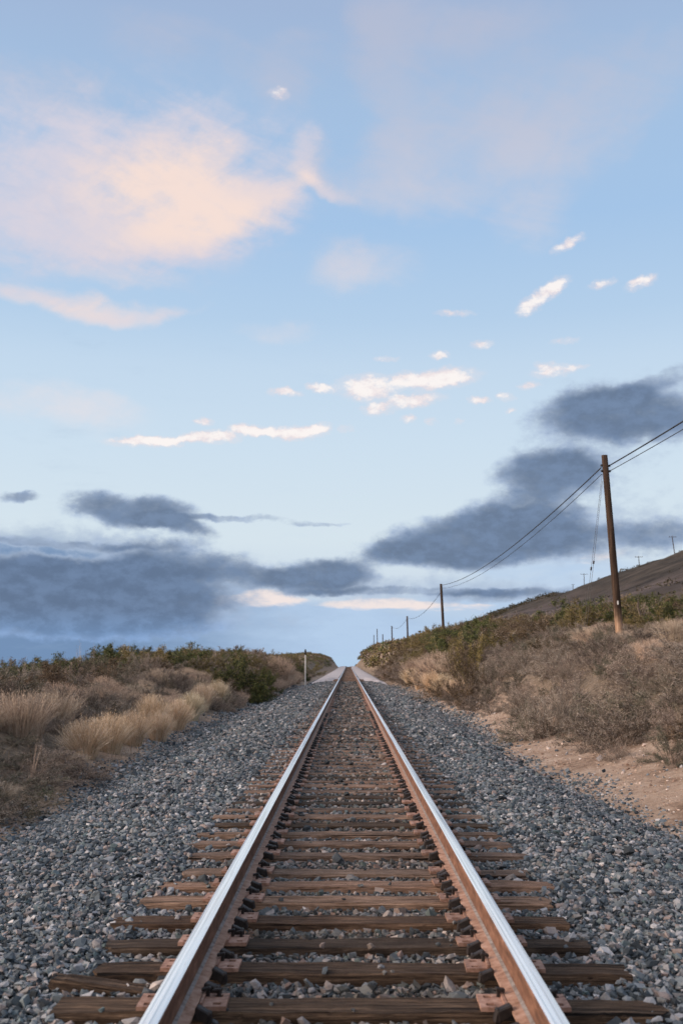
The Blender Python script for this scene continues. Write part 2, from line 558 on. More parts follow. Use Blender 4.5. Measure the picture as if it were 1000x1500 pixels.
# A  high pink veils
wA = warp(uv, [(.10, .14, (6., 3.6), 1.3, 3), (.45, .6, (1.6, 1.2), 4.1, 5)])
fib = tex(.10, .42, 8.2, 7, .58, 14., .8)
fib2 = tex(.30, .55, 2.7, 7, .64, -28., .5)
fib3 = tex(.9, 1.5, 12.7, 7, .62, 20., .4)
fibs = T.math('SUBTRACT', T.math('ADD', T.math('MULTIPLY_ADD', fib, .5, T.math('MULTIPLY', fib2, .35)), T.math('MULTIPLY', fib3, .15)), .5)
A1 = blobs(wA, [(170, 262, 480, 225, 4, .65), (300, 262, 215, 118, -8, .45), (320, 325, 200, 85, 12, .42), (40, 250, 300, 170, 0, .45), (235, 365, 120, 26, 5, .25),
                (230, 180, 190, 85, 0, .18), (150, 340, 190, 60, -8, .35), (400, 275, 80, 60, 0, .3), (458, 222, 42, 62, 34, .62), (500, 276, 66, 24, -30, .62), (95, 438, 130, 26, -7, .62), (210, 457, 120, 20, 6, .5)], .05)
aA = T.smooth(T.math('ADD', A1, T.math('MULTIPLY', fibs, 2.7)), -.05, 1.12, 0., .97)
aA = T.math('MULTIPLY', aA, T.smooth(A1, .0, .35))
A2 = blobs(wA, [(85, 436, 170, 34, -7, .9), (205, 457, 130, 27, 6, .75), (470, 232, 52, 78, 34, .85), (505, 277, 62, 24, -30, .7), (415, 100, 95, 85, 0, .65),
                (550, 70, 75, 150, 14, .6), (610, 190, 100, 90, 0, .55), (735, 190, 130, 85, 0, .62), (540, 398, 120, 58, 0, .7), (640, 280, 190, 80, 0, .55),
                (780, 320, 120, 75, 30, .5), (100, 590, 180, 55, 0, .5), (410, 485, 100, 32, 0, .4), (660, 25, 240, 75, 0, .55), (880, 150, 260, 130, 20, .6), (700, 90, 260, 130, 0, .4), (560, 250, 120, 90, 0, .4), (90, 130, 260, 80, 0, .55), (150, 395, 170, 30, -4, .5), (250, 60, 190, 60, 0, .4)], .05)
aA2 = T.smooth(T.math('ADD', A2, T.math('MULTIPLY', fibs, 1.6)), .0, 1.05, 0., .74)
aA2 = T.math('MULTIPLY', aA2, T.smooth(A2, .0, .3))
c = over(base, aA2, colmix(T.smooth(el, 14., 36.), (238, 226, 226), (184, 190, 211)))
Aw = blobs(wA, [(285, 255, 250, 130, -8, .95), (290, 340, 220, 60, 8, .7), (160, 290, 230, 110, 0, .5), (480, 250, 80, 80, 0, .6), (130, 445, 180, 40, 0, .8)], .05)
pink = colmix(T.smooth(T.math('ADD', Aw, T.math('MULTIPLY', fibs, 1.6)), .15, 1.15), (216, 211, 223), (247, 224, 214))
c = over(c, aA, pink)

# D  blue haze bank at the horizon
wD = warp(uv, [(.22, .5, (3., .9), 3.3, 5)])
nD = tex(.22, .8, 5.5, 7)
D = blobs(wD, [(20, 895, 480, 150, 0, 1.5), (150, 920, 400, 110, 0, 1.2), (320, 935, 340, 70, 0, .8), (480, 930, 260, 55, 0, .5), (620, 905, 280, 60, 0, .6), (820, 850, 260, 70, 0, .55)])
aD = T.smooth(T.math('ADD', D, T.math('MULTIPLY', T.math('SUBTRACT', nD, .5), .9)), .05, .95, 0., .96)
c = over(c, aD, colmix(T.math('ADD', T.smooth(az, -15., 1.), T.math('MULTIPLY', T.math('SUBTRACT', nD, .5), .8)), (112, 141, 179), (181, 205, 233)))

# E  warm bright slot under the low clouds
wE = warp(uv, [(.5, 1.4, (1.8, .55), 6.2, 6)])
E = blobs(wE, [(385, 876, 80, 17, -2, 1.), (325, 880, 26, 12, 0, .8), (545, 884, 110, 13, 0, .9), (650, 888, 100, 12, 0, .6), (870, 815, 80, 14, 10, .5)])
aE = T.smooth(T.math('ADD', E, T.math('MULTIPLY', T.math('SUBTRACT', tex(.5, 2.4, 7.9, 7), .5), 1.8)), .15, .95, 0., .97)
aE = T.math('MULTIPLY', aE, T.smooth(E, .02, .2))
c = over(c, aE, (243, 230, 226))

# C  grey-blue stratocumulus
wC = warp(uv, [(.16, .3, (2.6, 1.1), 2.2, 4), (.7, 1.0, (1.1, .7), 5.1, 7)])
nC = tex(.34, .55, 9.4, 9, .66)
nC2 = tex(.8, 1.3, 3.9, 8, .64)
nCm = T.math('SUBTRACT', T.math('MULTIPLY_ADD', nC, .55, T.math('MULTIPLY', nC2, .45)), .5)
C0 = blobs(wC, [(870, 640, 230, 110, 0, .6), (860, 770, 280, 100, 0, .7), (640, 795, 200, 60, 0, .45), (960, 560, 200, 50, 0, .5), (150, 790, 300, 45, 0, .6), (420, 840, 200, 50, 0, .4), (640, 865, 320, 36, 0, .8), (350, 905, 200, 40, 0, .5)], 0.)
aC0 = T.math('MULTIPLY', T.smooth(T.math('ADD', C0, T.math('MULTIPLY', nCm, 2.6)), .15, 1.0, 0., .8), T.smooth(C0, .0, .3))
c = over(c, aC0, (174, 191, 214))
C = blobs(wC, [(915, 608, 195, 60, -2, 1.15), (872, 580, 100, 30, 0, .5), (1000, 546, 130, 20, 8, .6), (803, 692, 112, 54, 0, 1.1), (860, 672, 70, 26, 0, .4),
                (705, 788, 225, 54, 4, 1.2), (765, 752, 130, 44, 0, .8), (580, 806, 90, 26, 6, .5), (900, 792, 190, 44, 0, .6), (965, 778, 100, 30, 0, .4), (690, 820, 120, 22, 0, .4),
                (195, 750, 140, 34, -5, 1.15), (270, 772, 90, 16, -10, .7), (32, 728, 45, 10, 0, .6), (345, 762, 120, 7, 0, .5), (470, 768, 75, 6, 0, .5), (70, 795, 190, 9, 0, .55), (220, 792, 150, 14, 0, .4),
                (40, 872, 330, 84, 0, .95), (200, 872, 280, 78, 0, .9), (265, 820, 150, 34, -4, .8), (60, 826, 170, 22, 0, .5), (470, 842, 112, 36, 0, 1.2), (385, 842, 70, 26, 0, .5), (600, 866, 260, 10, 0, .6), (745, 868, 170, 15, 4, .6), (120, 915, 280, 36, 0, .6)])
fC = T.math('ADD', C, T.math('MULTIPLY', nCm, 2.0))
aC = T.math('MULTIPLY', T.smooth(fC, .10, .76, 0., .95), T.smooth(C, .0, .30))
edge = T.mix(T.smooth(el, elp(945), elp(885)), lin((128, 156, 196)), lin((158, 174, 197)))
dk = T.vmath('SCALE', T.mix(T.smooth(fC, .30, 1.2), edge, T.mix(T.smooth(el, elp(955), elp(885)), lin((116, 146, 186)), lin((98, 117, 145)))), scale=K)
dkl = T.mix(T.smooth(nC2, .36, .66), dk, T.vmath('SCALE', dk, scale=1.32))
c = over(c, aC, dkl)

# B  small bright cumulus rags
wB = warp(uv, [(.35, .5, (.8, .5), 7.7, 4), (1.5, 2.0, (.8, .6), 3.1, 7)])
nB = tex(1.1, 1.7, 6.6, 9, .70)
B = blobs(wB, [(543, 567, 66, 27, 0, .95), (648, 556, 72, 23, 8, .95), (600, 556, 40, 17, 0, .7), (606, 588, 62, 13, 3, .9), (552, 599, 32, 13, 0, .8), (596, 612, 17, 8, 0, .65), (472, 567, 30, 9, -10, .8), (418, 575, 34, 8, 0, .7),
                (222, 646, 88, 11, 3, 1.2), (308, 641, 62, 14, 4, 1.2), (372, 630, 50, 11, -4, 1.15), (435, 633, 62, 14, 2, 1.1), (470, 627, 26, 10, 12, .7), (297, 618, 22, 7, 0, .7),
                (792, 436, 56, 16, 28, .85), (818, 416, 30, 15, 20, .6), (832, 358, 36, 11, 22, .7), (937, 413, 34, 13, 14, .7), (880, 414, 30, 10, 5, .65),
                (642, 520, 19, 8, 0, .75), (705, 503, 24, 8, 0, .55), (666, 460, 44, 8, 0, .48), (700, 586, 21, 8, 0, .75), (738, 583, 19, 9, 0, .65), (745, 603, 10, 5, 0, .55),
                (812, 542, 50, 13, 3, .65), (795, 532, 24, 8, 0, .5), (774, 564, 24, 9, 0, .6), (828, 500, 30, 9, 0, .42), (566, 526, 28, 7, 0, .42), (672, 617, 10, 6, 0, .55), (408, 137, 22, 13, 0, .45), (632, 618, 14, 9, 0, .35), (508, 628, 20, 9, 0, .3), (850, 538, 22, 6, 0, .42)], .2)
fB = T.math('ADD', B, T.math('MULTIPLY', T.math('SUBTRACT', nB, .5), 2.0))
aB = T.math('MULTIPLY', T.smooth(fB, .10, .95, 0., .95), T.smooth(B, .0, .35))
aB = T.math('MAXIMUM', aB, T.math('MULTIPLY', T.smooth(fB, -.4, .75, 0., .34), T.smooth(B, .0, .22)))
c = over(c, aB, colmix(T.smooth(T.math('SUBTRACT', fB, T.math('MULTIPLY', T.smooth(nC2, .4, .6), .5)), .0, .9), (236, 222, 224), (253, 246, 243)))

# scattered evening cloud over the rest of the sky dome, outside the view
gn = T.node('ShaderNodeTexNoise', {'Vector': T.vmath('MULTIPLY', gen, (2.2, 2.2, 5.)), 'Scale': 1., 'Detail': 6, 'Roughness': .6}).outputs[0]
away = T.math('MULTIPLY', T.smooth(T.math('ABSOLUTE', az), 26., 50.), T.smooth(el, 75., 40.))
c = over(c, T.math('MULTIPLY', away, T.smooth(gn, .5, .66, 0., .7)), (218, 206, 208))
# added warm glow lobe, out of view left and behind, to brighten the land
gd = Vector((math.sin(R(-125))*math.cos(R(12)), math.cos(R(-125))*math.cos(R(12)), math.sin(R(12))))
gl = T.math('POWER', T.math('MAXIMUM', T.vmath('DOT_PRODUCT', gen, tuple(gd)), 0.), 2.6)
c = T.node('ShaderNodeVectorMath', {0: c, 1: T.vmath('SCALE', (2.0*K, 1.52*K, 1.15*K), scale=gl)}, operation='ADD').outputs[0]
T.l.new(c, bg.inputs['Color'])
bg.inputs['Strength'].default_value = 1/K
w.cycles.sampling_method = 'MANUAL'
w.cycles.sample_map_resolution = 512

sd = bpy.data.lights.new('sun', 'SUN')
sd.energy = 3.6; sd.angle = R(40); sd.color = (1., .80, .66)
sun = bpy.data.objects.new('sun', sd)
sdir = Vector((math.sin(SUN_AZ)*math.cos(SUN_EL), math.cos(SUN_AZ)*math.cos(SUN_EL), math.sin(SUN_EL)))
sun.rotation_euler = sdir.to_track_quat('Z', 'Y').to_euler()
sun.location = sdir*50
COL.objects.link(sun)


def structure(name, me):
    o = link(name, me); o['kind'] = 'structure'; return o


def stuff(name, me):
    o = link(name, me); o['kind'] = 'stuff'; return o


# ------------------------------------------------------------------ ground sheet
def grid_mesh(name, xs, ys, zf, mat, smooth=True):
    gx, gy = np.meshgrid(xs, ys)
    z = zf(gx, gy)
    v = np.stack([gx, gy, z], -1).reshape(-1, 3)
    n, m = len(xs), len(ys)
    i = (np.arange(m-1)[:, None]*n + np.arange(n-1)[None, :]).ravel()
    f = np.stack([i, i+1, i+n+1, i+n], 1)
    return mesh_np(name, v, [f], [mat], smooth=smooth)


xr = np.concatenate([np.arange(0, 12, .14), np.arange(12, 30, .7), np.arange(30, 140, 2.5), np.geomspace(142, 9000, 28)])
xs = np.concatenate([-xr[:0:-1], xr])
ys = np.concatenate([np.arange(-30, 2, 2.), np.arange(2, 36, .2), np.arange(36, 90, .6), np.arange(90, 400, 3.), np.geomspace(404, 9000, 50)])
structure('ground', grid_mesh('ground', xs, ys, ground, M['ground']))


# ------------------------------------------------------------------ ballast
def ballast_z(x, y):
    ax = np.abs(x)
    e = np.where(x < 0, edge_l(y), edge_r(y))
    crib = np.interp(y, [0, 5.5, 8, 12, 20, 40], [-.048, -.044, -.036, -.028, -.022, -.020])
    sh = np.interp(y, [0, 8, 20], [-.045, -.03, -.015])
    inner = np.where(ax < 1.25, crib, sh)
    u = np.clip((ax-1.7)/np.maximum(e+.35-1.7, .1), 0, 1)
    z = np.where(ax < 1.7, inner, sh - u*.16 - u*u*.36)
    return z + fbm(x*1.6, y*1.6, 40)*.05*np.clip(ax-1.2, 0, 1) + track(y)


bx = np.concatenate([np.arange(-5.0, 5.01, .125)])
by = np.concatenate([np.arange(-20, 2, 1.), np.arange(2, 40, .2), np.arange(40, 420, 2.), np.arange(420, 640, 10.)])
structure('ballast_bed', grid_mesh('ballast_bed', bx, by, lambda x, y: ballast_z(x, y) - .018, M['ballast']))

# packed pale gravel along both sides of the far track
for s in (-1, 1):
    py_ = np.concatenate([np.arange(74, 120, 1.), np.arange(120, 380, 4.)])
    pv = []
    prof = [(.86, .155), (1.6, .16), (2.3, .12), (2.75, .0), (3.05, -.25)]
    for y in py_:
        for k, (x, z) in enumerate(prof):
            front = 74 + (1-min(1, (x-.86)/2.2))*18
            zz = z if y > front else -.3
            pv.append((s*(x + .12*float(fbm(np.array([y*.1]), np.array([k*3.]), 8)[0])), y, zz + float(track(y))))
    n = len(prof)
    i = (np.arange(len(py_)-1)[:, None]*n + np.arange(n-1)[None]).ravel()
    f = np.stack([i, i+1, i+n+1, i+n], 1)
    if s < 0: f = f[:, ::-1]
    structure('gravel_path', mesh_np('gravel_path', np.array(pv), [f], [M['pale']], smooth=True))

TIE_Y = [4.72, 5.26, 5.74, 6.23, 6.71, 7.19, 7.62, 8.24, 8.74, 9.22, 9.76]
while TIE_Y[-1] < 320: TIE_Y.append(TIE_Y[-1] + .502 + random.uniform(-.025, .025))
TIE_Y = [3.70, 4.20] + TIE_Y
tie_arr = np.array(TIE_Y)

# icosahedral and octahedral stone seeds
ph = (1+5**.5)/2
ICO_V = np.array([(-1, ph, 0), (1, ph, 0), (-1, -ph, 0), (1, -ph, 0), (0, -1, ph), (0, 1, ph), (0, -1, -ph), (0, 1, -ph), (ph, 0, -1), (ph, 0, 1), (-ph, 0, -1), (-ph, 0, 1)])/math.sqrt(1+ph*ph)
ICO_F = np.array([(0, 11, 5), (0, 5, 1), (0, 1, 7), (0, 7, 10), (0, 10, 11), (1, 5, 9), (5, 11, 4), (11, 10, 2), (10, 7, 6), (7, 1, 8), (3, 9, 4), (3, 4, 2), (3, 2, 6), (3, 6, 8), (3, 8, 9), (4, 9, 5), (2, 4, 11), (6, 2, 10), (8, 6, 7), (9, 8, 1)])
OCT_V = np.array([(1, 0, 0), (-1, 0, 0), (0, 1, 0), (0, -1, 0), (0, 0, 1), (0, 0, -1)], float)
OCT_F = np.array([(0, 2, 4), (2, 1, 4), (1, 3, 4), (3, 0, 4), (2, 0, 5), (1, 2, 5), (3, 1, 5), (0, 3, 5)])


CUB_V = np.array([(x, y, z) for x in (-1, 1) for y in (-1, 1) for z in (-1, 1)])*.66
CUB_F = np.array([(0, 1, 3), (0, 3, 2), (4, 6, 7), (4, 7, 5), (0, 4, 5), (0, 5, 1), (2, 3, 7), (2, 7, 6), (0, 2, 6), (0, 6, 4), (1, 5, 7), (1, 7, 3)])


def rot_rand(n, tilt=PI):
    a = rng.uniform(0, 2*PI, n); b = rng.uniform(-tilt, tilt, n); g = rng.uniform(0, 2*PI, n)
    ca, sa, cb, sb, cg, sg = np.cos(a), np.sin(a), np.cos(b), np.sin(b), np.cos(g), np.sin(g)
    Rz = np.zeros((n, 3, 3)); Rz[:, 0, 0] = ca; Rz[:, 0, 1] = -sa; Rz[:, 1, 0] = sa; Rz[:, 1, 1] = ca; Rz[:, 2, 2] = 1
    Rx = np.zeros((n, 3, 3)); Rx[:, 0, 0] = 1; Rx[:, 1, 1] = cb; Rx[:, 1, 2] = -sb; Rx[:, 2, 1] = sb; Rx[:, 2, 2] = cb
    Rg = np.zeros((n, 3, 3)); Rg[:, 0, 0] = cg; Rg[:, 0, 1] = -sg; Rg[:, 1, 0] = sg; Rg[:, 1, 1] = cg; Rg[:, 2, 2] = 1
    return Rz @ Rx @ Rg


def stones(c, r, V, Fc, seed_dist=.34):
    n = len(c)
    v = V[None]*(1 + rng.uniform(-seed_dist, seed_dist, (n, len(V), 1))) + rng.normal(0, .12, (n, len(V), 3))
    v = v*rng.uniform([.8, .6, .42], [1.3, 1.0, .8], (n, 3))[:, None, :]
    v = np.einsum('nij,nkj->nki', rot_rand(n, .9), v)*r[:, None, None] + c[:, None, :]
    f = Fc[None] + (np.arange(n)*len(V))[:, None, None]
    return v.reshape(-1, 3), f.reshape(-1, 3)


def scatter(y0, y1, s, wid=4.9):
    gx = np.arange(-wid, wid, s); gy = np.arange(y0, y1, s)
    x, y = [a.ravel() for a in np.meshgrid(gx, gy)]
    x = x + rng.uniform(-.5, .5, len(x))*s*1.2; y = y + rng.uniform(-.5, .5, len(y))*s*1.2
    e = np.where(x < 0, edge_l(y), edge_r(y)) + fbm(x*.9, y*.9, 77)*1.1
    over = (np.abs(x) - e)
    keep = rng.random(len(x)) > np.clip(over/.75 + .35, 0, .985)*(over > -.25)
    return x[keep], y[keep]


allv, allf, base_i = [], [], 0
for (y0, y1, s, V, Fc) in ((2.6, 8, .039, ICO_V, ICO_F), (2.6, 8, .035, CUB_V, CUB_F), (8, 16, .034, ICO_V, ICO_F), (16, 34, .043, CUB_V, CUB_F), (34, 80, .070, OCT_V, OCT_F)):
    x, y = scatter(y0, y1, s)
    r = s*(.46 if y0 < 5 else .58)*np.exp(rng.normal(0, .32, len(x)))
    z = np.maximum(ballast_z(x, y), ground(x, y) - .005) + rng.uniform(-.55, .75, len(x))*r
    # stones beside a tie lie against it, few lie on top of it
    k = np.clip(np.searchsorted(tie_arr, y), 1, len(tie_arr)-1)
    d = np.minimum(np.abs(y-tie_arr[k]), np.abs(y-tie_arr[k-1]))
    on = (d < .112 + r*.9) & (np.abs(x) < 1.30)
    prob = np.interp(y, [0, 9, 14, 25, 60], [.003, .008, .02, .03, .05])
    drop = on & (rng.random(len(x)) > prob)
    z = np.where(on & ~drop, track(y) + r*.35, z)
    # keep clear of the rail foot and plates
    rail = np.abs(np.abs(x)-.755) < .11 + r
    z = np.where(rail & ~on, z - .045, z)
    drop |= rail & on
    x, y, z, r = x[~drop], y[~drop], z[~drop], r[~drop]
    v, f = stones(np.stack([x, y, z], 1), r, V, Fc)
    allv.append(v); allf.append(f + base_i); base_i += len(v)
stuff('ballast_stones', mesh_np('ballast_stones', np.concatenate(allv), [np.concatenate(allf)], [M['stone']]))


# ------------------------------------------------------------------ ties
def tie_mesh(name, mat, seed, ln=2.62, wd=.225, hg=.17):
    r = np.random.default_rng(seed)
    nx = 130
    prof = [(-.5, -1), (-.5, -.5), (-.5, -.09), (-.47, 0), (-.22, .0), (0, 0), (.22, 0), (.47, 0), (.5, -.09), (.5, -.5), (.5, -1)]
    n = len(prof)
    v = []
    endl, endr = r.uniform(-.05, .05), r.uniform(-.05, .05)
    hx = r.uniform(0, 99)
    for i in range(nx+1):
        u = i/nx
        x = (u-.5)*ln
        for k, (py, pz) in enumerate(prof):
            j = float(fbm(np.array([x*5+hx]), np.array([k*1.7]), seed)[0])
            j2 = float(fbm(np.array([x*2+hx]), np.array([k*.9]), seed+5)[0])
            j += .55*float(fbm(np.array([x*3.1+hx]), np.array([k*5.3]), seed+9, 5)[0]); j2 += .4*(r.random()-.5)*(1 if r.random() < .12 else 0)
            xx = x
            if i == 0: xx += endl + r.uniform(-.03, .035)
            if i == nx: xx += endr + r.uniform(-.035, .03)
            round_end = .006*max(0, (abs(u-.5)-.44)/.06)
            v.append((xx, py*wd*(1+j2*.07) + j*.010, pz*hg + (j*.012 + j2*.010 - round_end if pz > -.6 else 0)))
    i = (np.arange(nx)[:, None]*n + np.arange(n-1)[None]).ravel()
    f = np.stack([i, i+n, i+n+1, i+1], 1)
    cap0 = np.arange(n)[None, :]; cap1 = (np.arange(n)+nx*n)[None, ::-1]
    return mesh_np(name, np.array(v), [f, cap0, cap1], [mat])


ties_dark = [tie_mesh('crosstie', M['wood_dark'], 100+k) for k in range(4)]
ties_mid = [tie_mesh('crosstie', M['wood_mid'], 200+k) for k in range(5)]


def plate_mesh():
    xs_ = [-.19, -.164, -.130, -.085, -.076, .076, .085, .130, .164, .19]
    ys_ = [-.098, -.072, -.038, .038, .072, .098]
    holes = {(1, 1), (7, 3), (1, 3), (7, 1)}
    bm = bmesh.new()
    V = {}

    def vt(i, j, z): 
        if (i, j, z) not in V: V[(i, j, z)] = bm.verts.new((xs_[i], ys_[j], z))
        return V[(i, j, z)]
    nx, ny = len(xs_)-1, len(ys_)-1
    solid = {(i, j) for i in range(nx) for j in range(ny)} - holes
    h0, h1 = 0.0, .019
    for i, j in solid:
        bm.faces.new([vt(i, j, h1), vt(i+1, j, h1), vt(i+1, j+1, h1), vt(i, j+1, h1)])
        for (di, dj, a, b) in ((-1, 0, (i, j+1), (i, j)), (1, 0, (i+1, j), (i+1, j+1)), (0, -1, (i, j), (i+1, j)), (0, 1, (i+1, j+1), (i, j+1))):
            if (i+di, j+dj) not in solid:
                bm.faces.new([vt(*a, h0), vt(*b, h0), vt(*b, h1), vt(*a, h1)])
    for s in (-1, 1):      # shoulders that hold the rail foot
        g = bmesh.ops.create_cube(bm, size=1, matrix=Matrix.Translation((s*.0835, 0, .026)) @ Matrix.Diagonal((.012, .19, .016, 1)))
    me = bpy.data.meshes.new('tie_plate'); bm.to_mesh(me); bm.free()
    me.materials.append(M['plate'])
    return me


plate_me = plate_mesh()
spike_me = boxes_mesh('spike', [((0, 0, .010), (.016, .016, .03)), ((-.008, 0, .031), (.040, .030, .014), 0, -.18)], [M['iron']], .003)
anchor_me = boxes_mesh('rail_anchor', [((.060, 0, -.012), (.070, .040, .042), 0, .38), ((.088, 0, -.024), (.032, .034, .050), 0, -.15), ((.02, 0, -.027), (.08, .036, .018), 0, 0)], [M['iron']], .005)

ORD = ['first', 'second', 'third', 'fourth', 'fifth', 'sixth', 'seventh', 'eighth', 'ninth', 'tenth', 'eleventh', 'twelfth', 'thirteenth', 'fourteenth', 'fifteenth', 'sixteenth',
       'seventeenth', 'eighteenth', 'nineteenth', 'twentieth', 'twenty-first', 'twenty-second', 'twenty-third', 'twenty-fourth', 'twenty-fifth', 'twenty-sixth', 'twenty-seventh', 'twenty-eighth']
LOOK = ['nearest dark split wooden tie along the bottom edge of the photo', 'dark brown tie with a torn left end behind the broken wood piece', 'blackish cracked tie, third wooden tie from the bottom edge',
        'brown tie with a pale left end, fourth from the bottom edge', 'reddish brown tie with a pink patch at its middle, fifth from the bottom edge']
VAR = ['weathered brown', 'faded pinkish brown', 'greyed', 'dry cracked brown']
RAIL_Z = .019
for i, y in enumerate(TIE_Y):
    k = i - 2                              # 0 = nearest tie in the frame
    if k >= 300: break
    if k in (0, 1, 2): me = ties_dark[k]
    elif k == 3: me = ties_dark[3]
    elif k < 0: me = ties_dark[0]
    else: me = ties_mid[random.randrange(5)] if random.random() < .8 else ties_dark[random.randrange(4)]
    o = link('crosstie', me, None, (random.uniform(-.05, .05) + (.0 if k > 2 else .01), y, float(track(y)) + random.uniform(-.008, .004)), (random.gauss(0, .003), 0, random.gauss(0, .008) + (PI if random.random() < .5 else 0)), (random.uniform(.97, 1.03) * (1.015 if 0 <= k <= 1 else 1), random.uniform(.78, .93), 1))
    if k < 0: tag(o, 'wooden tie lying just below the bottom edge of the photo', 'railway tie', 'wooden ties just below the frame')
    elif k < 5: tag(o, LOOK[k], 'railway tie', 'wooden ties under the rails')
    elif k < 28: tag(o, f'{VAR[k % 4]} wooden tie with two rusty plates, {ORD[k]} tie from the bottom edge', 'railway tie', 'wooden ties under the rails')
    elif k < 75: tag(o, 'narrow weathered tie in the middle distance where ties form a dense ladder', 'railway tie', 'mid-distance ties forming a ladder')
    else: tag(o, 'distant tie seen only as a thin dark line towards the crest', 'railway tie', 'distant ties merging towards the crest')
    if k < 80:
        for s in (-1, 1):
            flip = math.cos(o.rotation_euler.z) < 0
            inv = Matrix.LocRotScale(o.location, o.rotation_euler, o.scale).inverted()
            loc = inv @ Vector((s*.755, y, float(track(y))))
            loc.z = .002
            p = link('tie_plate', plate_me, o, loc, (0, 0, random.gauss(0, .02)))
            if k < 30:
                for (hx_, hy_) in (((.146, -.054), (-.146, .054)) if s > 0 else ((-.146, -.054), (.146, .054))):
                    inside = hx_*(-s)*(1 if not flip else -1)
                    # one spike at the rail foot on each side
                    link('spike', spike_me, p, (math.copysign(.098, hx_), hy_, .019), (0, 0, 0 if hx_ > 0 else PI))
                if k < 16 and random.random() < .6:
                    link('spike', spike_me, p, (.146, .054, .012), (0, 0, random.uniform(-.5, .5)))
far = tie_arr[302:]
if len(far):
    fv = []; ff = []
    for n, y in enumerate(far):
        t = float(track(y)); b = n*8
        for dz in (-.15, 0):
            for (dx, dy) in ((-1.3, -.11), (1.3, -.11), (1.3, .11), (-1.3, .11)): fv.append((dx, y+dy, t+dz))
        for q in ((4, 5, 6, 7), (0, 1, 5, 4), (1, 2, 6, 5), (2, 3, 7, 6), (3, 0, 4, 7)): ff.append([b+a for a in q])
    stuff('far_crossties', mesh_np('far_crossties', np.array(fv), [np.array(ff)], [M['wood_mid']]))

# piece broken off an old tie, lying left of the left rail
bk = tie_mesh('broken_wood', M['wood_dark'], 311, .44, .10, .07)
o = link('broken_tie_piece', bk, None, (-1.17, 5.03, .0), (0, .10, -.10))
tag(o, 'splintered piece of brown tie wood on the stones left of the left rail', 'wood piece')

# ------------------------------------------------------------------ rails
ry = np.concatenate([np.arange(-3, 40, 1.), np.arange(40, 180, 5.), np.arange(180, 421, 6.)])


def sweep(name, prof, mats, idx, xc, smooth=True):
    n = len(prof)
    v = np.array([(xc + px_, y, pz_ + RAIL_Z + float(track(y))) for y in ry for (px_, pz_) in prof])
    i = (np.arange(len(ry)-1)[:, None]*n + np.arange(n)[None])
    j = (np.arange(len(ry)-1)[:, None]*n + (np.arange(n)[None]+1) % n)
    f = np.stack([i.ravel(), j.ravel(), (j+n).ravel(), (i+n).ravel()], 1)
    mi = np.tile(np.array(idx), len(ry)-1)
    cap = [np.arange(n)[None, ::-1], (np.arange(n) + (len(ry)-1)*n)[None]]
    me = mesh_np(name, v, [f] + cap, mats, np.concatenate([mi, [0, 0]]), smooth=False)
    return me


H = .183
head = [(-.036, H-.044), (-.0385, H-.030), (-.0385, H-.009), (-.0355, H-.0032), (-.024, H-.0002), (.0, H+.0010), (.024, H-.0002), (.0355, H-.0032), (.0385, H-.009), (.0385, H-.030), (.036, H-.044)]
hidx = [0, 0, 0, 1, 1, 1, 1, 0, 0, 0, 0]
web = [(-.014, H-.046), (-.009, H-.062), (-.0085, .055), (-.013, .030), (.013, .030), (.0085, .055), (.009, H-.062), (.014, H-.046)]
foot = [(-.076, .004), (-.076, .014), (-.030, .024), (-.014, .029), (.014, .029), (.030, .024), (.076, .014), (.076, .004)]
for s in (-1, 1):
    root = bpy.data.objects.new('steel_rail', None); COL.objects.link(root)
    tag(root, 'left rail with a polished bright top and rusty side facing right' if s < 0 else 'right rail with a polished bright top and rusty side facing left', 'rail', 'pair of rails')
    root.location = (s*.755, 0, 0)
    link('rail_head', sweep('rail_head', head, [M['rust'], M['polish']], hidx, 0), root)
    link('rail_web', sweep('rail_web', web, [M['rust']], [0]*8, 0), root)
    link('rail_foot', sweep('rail_foot', foot, [M['footrust'], M['dust']], [0, 0, 1, 1, 1, 0, 0, 0], 0), root)
    nA = 0
    for i, y in enumerate(TIE_Y):
        if nA > 92: break
        for q in (-1, 1):
            if random.random() < .14: continue
            a = link('rail_anchor', anchor_me, root, (-s*.045, y + q*(.150 + random.uniform(-.01, .02)), .030), (0, random.gauss(0, .1), (0 if s < 0 else PI) + random.gauss(0, .12)), (1, random.uniform(.9, 1.3), random.uniform(.9, 1.25)))
            nA += 1


# ------------------------------------------------------------------ plants
def ribbons(p0, p1, p2, w0, w1):
    """ribbons of two quads through p0,p1,p2 (n,3), widths w0 at the root and w1 at the tip"""
    n = len(p0)
    d = p2-p0; d /= np.linalg.norm(d, axis=1, keepdims=True) + 1e-9
    r = rng.normal(size=(n, 3)); s = np.cross(d, r); s /= np.linalg.norm(s, axis=1, keepdims=True) + 1e-9
    w0 = np.broadcast_to(np.asarray(w0, float), (n,))[:, None]; w1 = np.broadcast_to(np.asarray(w1, float), (n,))[:, None]
    wm = (w0+w1)/2
    v = np.stack([p0-s*w0, p0+s*w0, p1-s*wm, p1+s*wm, p2-s*w1, p2+s*w1], 1).reshape(-1, 3)
    b = (np.arange(n)*6)[:, None]
    f = np.concatenate([b+np.array([[0, 1, 3, 2]]), b+np.array([[2, 3, 5, 4]])])
    return v, f


